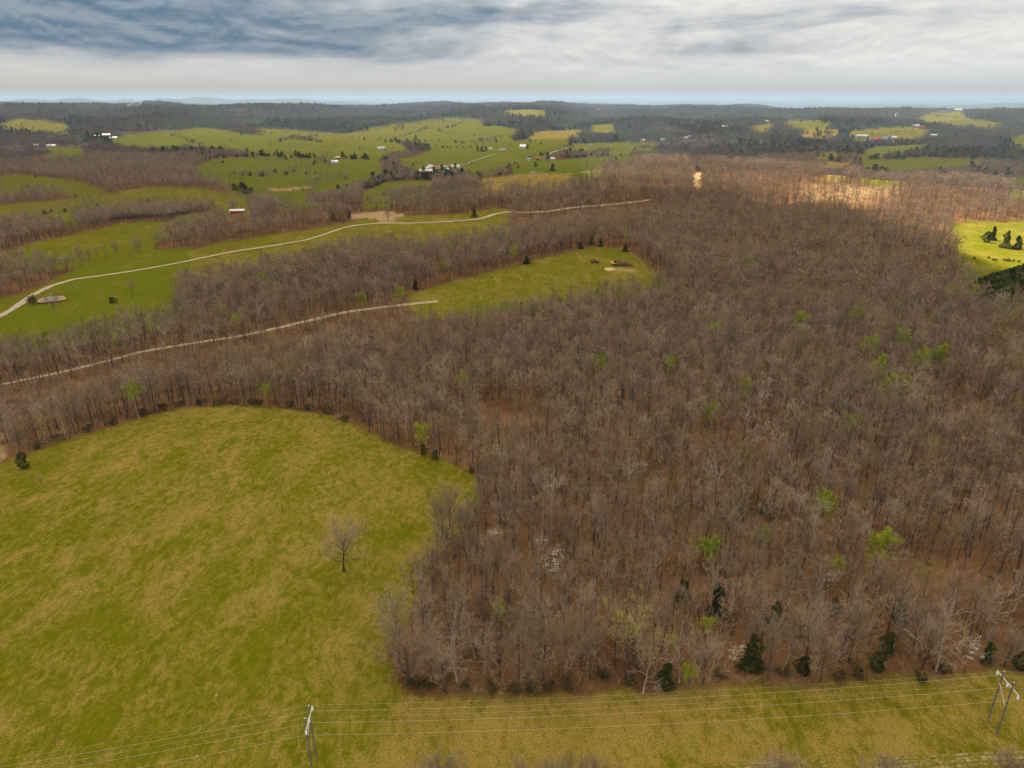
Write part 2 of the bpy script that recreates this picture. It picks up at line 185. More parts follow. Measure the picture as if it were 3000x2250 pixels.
('meadow','meadow',0.85,0.2,[(1032,2191),(1066,2196),(1099,2199),(1129,2203),(1159,2206),(1190,2212),(1225,2224),(1246,2199),(1268,2178),(1292,2172),(1317,2169),(1343,2168),(1370,2167),(1334,2114),(1303,2103),(1274,2096),(1247,2093),(1221,2090),(1185,2078),(1153,2070),(1122,2064),(1086,2055),(1046,2038),(1028,2069),(1008,2095)]),
('meadow','meadow',0.2,1.0,[(916,2186),(945,2189),(974,2194),(1004,2199),(979,2140),(942,2121),(906,2102)]),
('meadow','meadow',0.6,0.25,[(2377,4419),(2642,4815),(2701,4804),(2754,4784),(2810,4770),(2516,4113),(2434,3897),(2431,3815),(2429,3738),(2366,3715),(2326,3730),(2296,3765),(2261,3792),(2225,3820),(2234,3927),(2359,4246)]),
('meadow','meadow',0.7,0.2,[(1535,4342),(1588,4306),(1636,4259),(1621,4049),(1774,4260),(1467,3494),(1424,3500),(1377,3496),(1378,3615),(1381,3749)]),
('meadow','meadow',0.25,0.85,[(1314,3423),(1356,3429),(1395,3426),(1432,3417),(1467,3407),(1457,3331),(1402,3296),(1346,3257),(1291,3215),(1250,3231)]),
('meadow','meadow',0.55,0.35,[(1488,3323),(1561,3360),(1631,3387),(1678,3389),(1736,3412),(1819,3483),(1864,3465),(1809,3268),(1676,3134),(1636,3138),(1595,3142),(1553,3143),(1519,3161),(1483,3179),(1448,3198)]),
('meadow','meadow',0.85,0.2,[(1970,2967),(2321,3413),(2352,3396),(2381,3375),(2405,3348),(2016,2791),(1984,2798),(1953,2806),(1923,2816),(1890,2849)]),
('meadow','meadow',0.85,0.2,[(1263,1858),(1293,1861),(1307,1847),(1320,1831),(1332,1815),(1199,1626),(1180,1629),(1160,1631),(1140,1634),(1191,1743)]),
('meadow','meadow',0.6,0.35,[(1112,3497),(1299,3826),(1278,3670),(1101,3351)]),
('meadow','meadow',0.6,0.35,[(-182,768),(-176,779),(-170,790),(-163,796),(-151,791),(-139,785),(-131,786),(-123,787),(-116,789),(-107,786),(-99,784),(-91,782),(-83,780),(-75,778),(-67,776),(-58,777),(-50,780),(-41,784),(-33,792),(-26,800),(-18,807),(-4,796),(0,780),(-7,768),(-14,757),(-23,744),(-32,731),(-40,727),(-48,723),(-55,719),(-63,715),(-70,714),(-78,713),(-85,713),(-93,714),(-101,715),(-109,720),(-118,726),(-127,733),(-136,739),(-144,740),(-153,742),(-161,744),(-168,739),(-175,734)]),
('meadow','meadow',0.55,0.35,[(-309,680),(-306,690),(-303,700),(-297,709),(-292,718),(-286,727),(-280,732),(-274,737),(-267,741),(-260,745),(-253,748),(-246,752),(-239,755),(-231,758),(-223,761),(-215,763),(-207,765),(-199,768),(-191,770),(-183,773),(-174,731),(-181,725),(-188,720),(-195,715),(-200,707),(-206,699),(-212,692),(-218,685),(-224,679),(-230,676),(-237,673),(-243,670),(-250,667),(-256,664),(-262,660),(-267,655),(-272,650),(-277,644),(-281.2,637.6),(-292,640)]),
('sand_patch','bare',0.1,1,[(-183,819),(-176,824),(-169,829),(-160,827),(-151,825),(-141,823),(-128,807),(-114,792),(-121,786),(-128,781),(-119,757),(-127,761),(-135,764),(-153,788),(-161,792),(-170,795),(-178,797)]),
('dry_meadow','bare',0.1,1.0,[(362,959),(373,950),(383,942),(394,934),(403,927),(413,921),(423,916),(432,911),(440,904),(447,896),(455,889),(462,882),(435,844),(409,817),(400,819),(391,821),(381,823),(372,824),(362,825),(352,826),(349,854),(377,890),(370,905),(363,921),(357,938)]),
('sand_patch','bare',0.1,1,[(276,1120),(285,1117),(270,1051),(260,1010),(251,979),(239,948),(250,1013)]),
('dirt_patch','bare',0.1,1,[(74.8,545.7),(79.6,550.0),(89.4,547.1),(95.2,541.9),(89.5,539.3),(82.5,540.5),(76.7,541.9)]),
('sand_patch','bare',0.1,1,[(-207.8,249.1),(-206.7,251.4),(-205.6,253.6),(-204.5,255.9),(-195.3,244.6),(-189.7,236.8),(-184.5,229.7),(-184.9,227.7),(-186.3,226.2),(-187.7,224.6),(-189.1,223.1),(-193.3,228.9),(-197.8,235.2),(-202.6,241.9)]),
('dirt_patch','bare',0.0,0.8,[(-515,1539),(-498,1546),(-481,1554),(-462,1576),(-445,1604),(-434,1600),(-446,1546),(-464,1524),(-483,1506)]),
('dirt_patch','bare',0.0,0.9,[(1861,3537),(1977,3665),(2070,3745),(1970,3508),(1769,3243),(1816,3436)]),
('dirt_patch','bare',0.0,0.9,[(-238,2254),(-195,2307),(-164,2272),(-123,2051),(-146,2022),(-196,2060)]),
('grass_strip','meadow',0.3,0.62,[(-22.8,118.7),(-19.8,118.3),(-16.7,118.0),(-13.7,117.7),(-10.6,117.3),(-7.3,117.4),(-4.0,117.5),(-0.6,117.7),(2.7,117.8),(6.1,117.9),(9.4,118.0),(12.4,118.1),(15.5,118.3),(18.5,118.4),(21.5,118.5),(24.6,118.7),(27.6,118.8),(30.7,118.9),(33.7,119.1),(36.8,119.2),(39.9,119.3),(43.0,119.5),(46.1,119.7),(49.2,119.9),(52.3,120.1),(55.4,120.3),(58.5,120.5),(61.7,120.7),(64.8,120.9),(67.9,121.1),(71.1,121.3),(74.6,121.6),(78.2,121.8),(81.7,122.1),(85.3,122.4),(88.9,122.7),(92.5,123.0),(95.8,123.3),(99.1,123.6),(102.5,124.0),(105.9,124.3),(109.2,124.7),(112.6,125.0),(116.0,125.4),(119.4,125.5),(122.7,125.7),(126.0,125.9),(129.4,126.1),(132.7,126.3),(136.1,126.5),(139.4,126.7),(142.8,126.9),(146.2,127.1),(149.6,127.3),(153.0,127.5),(156.4,127.7),(159.7,127.8),(163.1,128.0),(166.6,128.2),(170.0,128.4),(173.4,128.6),(173.4,126.0),(173.4,123.4),(173.4,121.0),(173.5,118.6),(173.5,116.2),(173.5,114.0),(173.5,111.8),(173.6,109.6),(173.6,107.5),(173.6,105.5),(173.6,103.5),(173.6,101.6),(173.7,99.7),(173.7,97.9),(173.7,96.1),(169.4,94.2),(165.3,92.3),(161.2,90.5),(157.3,88.7),(153.4,87.0),(149.7,85.3),(146.1,83.7),(142.5,82.1),(139.0,80.5),(135.6,79.0),(132.3,77.5),(129.1,76.0),(125.9,74.6),(122.9,73.2),(119.8,71.9),(116.9,70.6),(114.0,69.3),(111.2,68.0),(108.4,66.8),(105.7,65.5),(103.1,64.4),(100.5,63.2),(97.9,62.1),(95.4,60.9),(93.0,59.8),(90.6,58.8),(88.5,58.6),(86.5,58.4),(84.4,58.3),(82.4,58.1),(80.3,57.9),(78.3,57.8),(76.3,57.6),(74.3,57.4),(72.2,57.3),(70.2,57.1),(68.2,57.0),(66.2,56.8),(64.2,56.6),(62.3,56.5),(60.3,56.3),(58.3,56.2),(56.3,56.0),(54.4,55.8),(52.4,55.7),(50.5,55.5),(48.5,55.4),(46.6,55.2),(44.7,55.0),(42.7,54.9),(40.8,54.7),(38.9,54.6),(37.0,54.4),(35.1,54.3),(33.2,54.1),(31.3,54.0),(29.4,53.8),(27.5,53.7),(25.7,53.5),(23.8,53.4),(21.9,53.2),(20.1,53.0),(18.2,52.9),(16.4,52.7),(14.5,52.6),(12.7,52.5),(10.9,52.3),(9.0,52.2),(7.2,52.0),(5.4,51.9),(3.6,51.7),(1.8,51.6),(0.0,51.4),(-0.9,52.7),(-1.8,54.0),(-2.8,55.3),(-3.7,56.7),(-4.7,58.1),(-5.8,59.5),(-6.8,61.0),(-7.9,62.5),(-9.0,64.0),(-10.2,65.6),(-11.3,67.3),(-12.5,69.0),(-13.8,70.7),(-15.1,72.5),(-16.4,74.4),(-17.8,76.3),(-19.2,78.3),(-20.6,80.3),(-22.1,82.4),(-23.7,84.6),(-25.3,86.8),(-26.9,89.2),(-26.9,91.9),(-26.8,94.8),(-26.7,97.8),(-26.6,101.0),(-26.5,104.2),(-26.4,107.6),(-25.3,111.1),(-24.1,114.8)]),
]
ROADS = {
'gravel_road':(6.0,[(-332.6,369.7),(-333.2,373.9),(-333.7,378.2),(-334.2,382.5),(-334.7,386.8),(-335.2,391.2),(-335.7,395.8),(-336.4,400.6),(-337.1,405.6),(-338.0,410.8),(-339.0,416.2),(-340.0,421.8),(-341.1,427.6),(-342.2,433.6),(-343.3,439.6),(-344.3,445.7),(-345.2,451.7),(-346.0,457.7),(-346.7,463.6),(-347.9,472.7),(-349.0,481.7),(-351.3,491.6),(-353.7,501.8),(-356.0,512.1),(-356.4,518.9),(-357.0,525.9),(-357.7,533.3),(-358.6,541.3),(-357.4,546.7),(-356.3,552.6),(-355.3,558.7),(-354.2,564.9),(-350.5,567.8),(-346.7,570.5),(-342.8,573.2),(-338.8,575.8),(-335.0,578.9),(-331.1,581.9),(-327.2,584.8),(-323.2,587.8),(-320.0,590.8),(-316.8,593.9),(-313.6,597.0),(-310.3,600.1),(-307.0,603.2),(-303.8,607.2),(-300.6,611.5),(-297.5,616.0),(-294.5,620.8),(-291.5,625.8),(-289.3,632.3),(-287,639),(-284,645),(-281,650),(-277,656),(-273,661),(-269,665),(-265,669),(-260,672),(-256,674),(-251,676),(-246,678),(-241,680),(-236,682),(-231,684),(-226,685),(-220,688),(-215,690),(-210,693),(-205,696),(-199,698),(-196,706),(-193,713),(-189,722),(-186,732),(-182,741),(-178,750),(-171,755),(-164,759),(-158,759),(-152,759),(-145,758),(-139,758),(-132,754),(-125,751),(-118,747),(-111,743),(-104,739),(-98,738),(-92,737),(-87,736),(-81,735),(-75,735),(-70,734),(-64,734),(-58,735),(-51,736),(-45,738),(-39,740),(-33,742),(-25,756),(-17,771),(-11,777),(-4,782),(2,780),(9,778),(16,777),(22,779),(28,780),(34,782),(41,784),(47,789),(54,795),(61,801),(68,808),(75,812),(82,815),(89,819),(97,822),(104,826),(112,831),(120,836),(127,841),(135,845),(143,849),(153,856),(164,864)]),
'gravel_lane':(4.2,[(-263.4,318.5),(-262.1,320.4),(-260.7,322.2),(-259.3,324.1),(-257.9,325.9),(-256.5,327.8),(-255.0,329.6),(-253.5,331.5),(-252.0,333.3),(-250.4,335.2),(-248.7,336.8),(-246.9,338.4),(-245.0,340.1),(-243.2,341.7),(-241.3,343.3),(-239.4,345.4),(-237.4,347.5),(-235.4,349.6),(-233.3,351.6),(-231.2,353.7),(-229.2,356.0),(-227.2,358.2),(-225.0,360.5),(-222.9,362.7),(-220.6,364.8),(-218.5,367.3),(-216.3,369.6),(-214.0,372.0),(-211.7,374.3),(-209.3,376.5),(-206.4,377.7),(-203.4,378.9),(-200.5,380.1),(-197.5,381.3),(-194.5,382.6),(-191.8,383.6),(-189.1,384.7),(-186.4,385.9),(-183.8,387.1),(-181.2,388.4),(-178.5,389.9),(-175.9,391.3),(-173.1,392.7),(-170.3,394.1),(-167.5,395.6),(-164.6,397.0),(-161.9,399.5),(-159.1,401.9),(-156.2,404.3),(-153.3,406.6),(-150.4,409.0),(-147.7,411.5),(-145.0,414.1),(-142.3,416.7),(-139.5,419.3),(-136.7,421.9),(-133.8,424.6),(-130.9,427.1),(-128.0,429.7),(-125.1,432.1),(-122.3,434.5),(-119.4,436.8),(-116.4,439.1),(-113.4,441.3),(-110.4,443.5),(-105.8,445.5),(-101.2,447.5),(-97.4,448.8),(-93.6,450.0),(-89.7,451.3),(-85.9,452.6),(-82.0,453.9),(-78.1,455.1),(-74.2,456.3),(-70.3,457.6),(-66.4,459.0),(-62.4,460.4),(-58.1,461.7),(-53.8,463.1),(-49.4,464.6)]),
'wheel_track':(3.0,[(-49.4,464.6),(-45.6,467.0),(-41.8,469.6),(-38.0,472.1),(-34.1,474.7),(-30.1,477.3),(-26.1,480.0),(-22.1,482.6),(-18.2,485.0),(-14.2,487.4),(-10.2,489.9),(-6.1,492.5),(-2.0,495.2),(2.1,498.0),(6.3,500.9),(10.5,503.7),(14.6,506.6),(18.7,509.4),(22.8,512.1),(27.0,514.7),(31.2,517.3),(35.4,519.7),(39.7,522.0),(44.3,525.9),(48.9,529.8),(53.7,533.7),(58.4,537.6),(65.1,544.1),(71.9,551.4)]),
'dirt_track':(3.4,[(91.6,607.0),(95.7,598.6),(99.6,590.2),(101.7,578.9),(103.7,568.2),(104.8,548.9),(100.4,533.4)]),
'farm_lane':(6,[(-191,2254),(-169,2286),(-147,2313),(-127,2384),(-105,2444),(-76,2501),(-55,2524)]),
'farm_lane.001':(7,[(106,2376),(122,2466),(144,2524),(171,2636),(199,2719),(225,2771)]),
'farm_lane.002':(8,[(2278,4505),(2228,4419),(2200,4339)]),
'dirt_track.001':(2.2,[(69.5,98.8),(70.6,98.9),(71.7,99.1),(72.8,99.2),(74.0,99.3),(75.1,99.5),(76.2,99.6),(77.4,99.7),(78.5,99.9),(79.7,100.0),(80.8,100.2),(81.9,100.3),(83.1,100.4),(84.3,100.5),(85.4,100.6),(86.6,100.7),(87.8,100.7),(88.9,100.8),(90.1,100.9),(91.3,101.0),(92.5,101.1),(93.7,101.1),(94.8,101.2),(96.2,101.3),(97.5,101.4),(98.8,101.4),(100.1,101.5),(101.3,101.6),(102.4,101.6),(103.5,101.7),(104.7,101.7),(105.8,101.8),(107.0,101.8),(108.1,101.8),(109.3,101.9),(110.4,101.9),(111.6,102.0),(112.7,102.0),(113.9,102.1),(115.0,102.1),(116.2,102.2),(117.4,102.2),(118.5,102.3),(119.7,102.3),(120.8,102.4)]),
'dirt_track.002':(1.6,[(70.6,101.2),(71.7,101.3),(72.8,101.3),(73.9,101.4),(75.0,101.5),(76.1,101.5),(77.3,101.6),(78.4,101.7),(79.5,101.7),(80.6,101.8),(81.7,101.8),(82.8,101.9),(83.9,102.0),(85.1,102.1),(86.2,102.1),(87.3,102.2),(88.4,102.3),(89.5,102.4),(90.7,102.4),(91.8,102.5),(93.0,102.6),(94.1,102.6),(95.3,102.7),(96.4,102.7),(97.6,102.8),(98.7,102.8),(99.9,102.9),(101.0,102.9),(102.2,103.0),(103.4,103.0),(104.5,103.1),(105.7,103.1),(106.8,103.1),(108.0,103.2),(109.1,103.2),(110.3,103.3),(111.4,103.3),(112.6,103.4),(113.8,103.4),(114.9,103.5),(116.1,103.5),(117.3,103.5),(118.4,103.6),(119.6,103.6),(120.7,103.7),(121.9,103.7)]),
'dirt_track.003':(1.6,[(38.3,99.9),(39.4,100.0),(40.6,100.0),(41.7,100.0),(42.9,100.1),(44.0,100.1),(45.2,100.2),(46.3,100.2),(47.5,100.3),(48.8,100.3),(50.0,100.4),(51.2,100.5),(52.5,100.5),(53.7,100.6),(54.9,100.6),(56.2,100.6),(57.4,100.6),(58.6,100.6),(59.8,100.6),(61.0,100.6)]),
}
POND = [(-345.9,506.8),(-345.4,508.4),(-344.8,510.0),(-343.9,511.0),(-342.9,512.0),(-342.0,512.8),(-340.5,513.4),(-339.0,513.8),(-337.5,514.2),(-335.9,514.5),(-333.0,512.4),(-328.5,505.7),(-329.5,504.8),(-330.4,503.8),(-331.4,502.9),(-332.7,502.2),(-334.0,501.5),(-335.3,500.8),(-336.6,500.1),(-337.9,499.8),(-339.2,499.5),(-340.5,499.2),(-344.0,502.9)]
BELTS = [
[(-865,2296),(-818,2324),(-773,2380),(-694,2361),(-624,2315)],
[(-576,1510),(-556,1499),(-519,1463)],
[(-1687,3332),(-1592,3317)],
[(-1678,2661),(-1607,2689)],
[(-1323,3704),(-1268,3801),(-1189,3835),(-1049,3750)],
[(-1815,3315),(-1750,3269)],
[(-1939,3552),(-1882,3581)],
[(-1560,4426),(-1438,4557),(-1336,4649)],
[(-353,1510),(-340,1539),(-329,1535)],
[(-331,1643),(-327,1816)],
[(-2608,11655),(-2263,11119),(-2125,11595),(-910,5579),(-804,5626),(-638,5203),(-532,5196),(-405,4930),(-338,5468)],
[(-62,4602),(38,4554),(136,4556),(237,4617)],
[(-583,3946),(-497,4476),(-362,4388),(-265,4256),(-176,4200)],
[(-532,2359),(-511,2351),(-464,2388)],
[(-514,3179),(-389,3116)],
[(1357,6059),(1529,6268),(4311,16331),(1494,5198),(1519,4884),(1511,4515)],
[(1059,4463),(1173,4484),(1300,4547),(1381,4448),(1483,4428)],
[(1284,3215),(1457,3331)],
[(1621,4411),(1702,4389),(1771,4340),(1501,3580)],
[(1400,3086),(1445,3102)],
[(1401,2896),(1471,2912),(1555,2954),(1643,2948)],
[(1068,2221),(1128,2223),(1189,2226),(1257,2241)],
[(1763,3003),(1798,2929),(1837,2866)],
[(1054,2765),(1084,2710),(1126,2715)],
[(1567,3583),(1639,3548),(1723,3541),(2059,4029),(2123,3994)],
[(1055,2835),(1240,3064)],
[(1349,2185),(1388,2197)],
[(1166,1851),(1171,1797),(1171,1741)],
[(967,2043),(1044,2052)],
[(4475,15747),(4768,15660),(5086,15661),(5405,15666),(5770,15794),(5411,14034),(5628,13868),(5848,13726),(5725,12826),(5848,12534),(6015,12354),(6109,12047)],
[(6602,12057),(6955,12248),(7099,12072),(7164,11777),(7307,11625),(7333,11302),(7343,10976)],
[(929,2196),(975,2207)],
]
HEDGES = [
[(-624,1618),(-627,1743),(-655,1998),(-605,2042),(-571,2164),(-554,2206)],
[(-711,3128),(-645,3116),(-591,3172),(-527,3177),(-460,3164),(-391,3137),(-314,3113),(-237,3088),(-160,3034),(-95,2971),(-34,2931),(26,2901),(85,2878)],
[(-520,3219),(-469,3383),(-426,3430)],
[(-217,3050),(-130,3068),(-57,3208),(23,3306)],
[(-330,2245),(-283,2245),(-237,2246),(-190,2245)],
[(-211,1992),(-168,1977),(-125,1949)],
[(47,2399),(99,2451),(155,2555),(216,2584),(274,2578)],
[(-44,2003),(19,2119)],
[(-1411,3115),(-1270,2957),(-1137,2799)],
[(-1249,3355),(-1131,3289),(-1035,3282)],
[(-438,601),(-419,595),(-402,592),(-389,597),(-375,601)],
[(-381.8,579.4),(-378,607),(-383,625),(-373,651)],
[(-630,2086),(-603,2068)],
[(-920,2944),(-937,3217),(-815,3007),(-718,2861)],
[(263,2573),(325,2641),(387,2694),(451,2749),(536,2905),(620,3025),(691,3068)],
[(238,2937),(306,3008),(372,3044),(453,3180),(523,3207),(593,3232),(662,3246)],
[(1014,2322),(1035,2230)],
[(2561,4751),(2540,4452),(2607,4411),(2636,4310)],
[(1478,3192),(1557,3199),(1631,3196),(1703,3189)],
[(-446,631),(-426,623),(-411,621),(-396,619)],
[(-426,3430),(-408,3653),(-305,3674),(-243,3891)],
[(-737,3576),(-680,3667),(-613,3719)],
[(-129,3033),(-112,3088),(-66,3008)],
[(-350,3671),(-312,3674)],
]
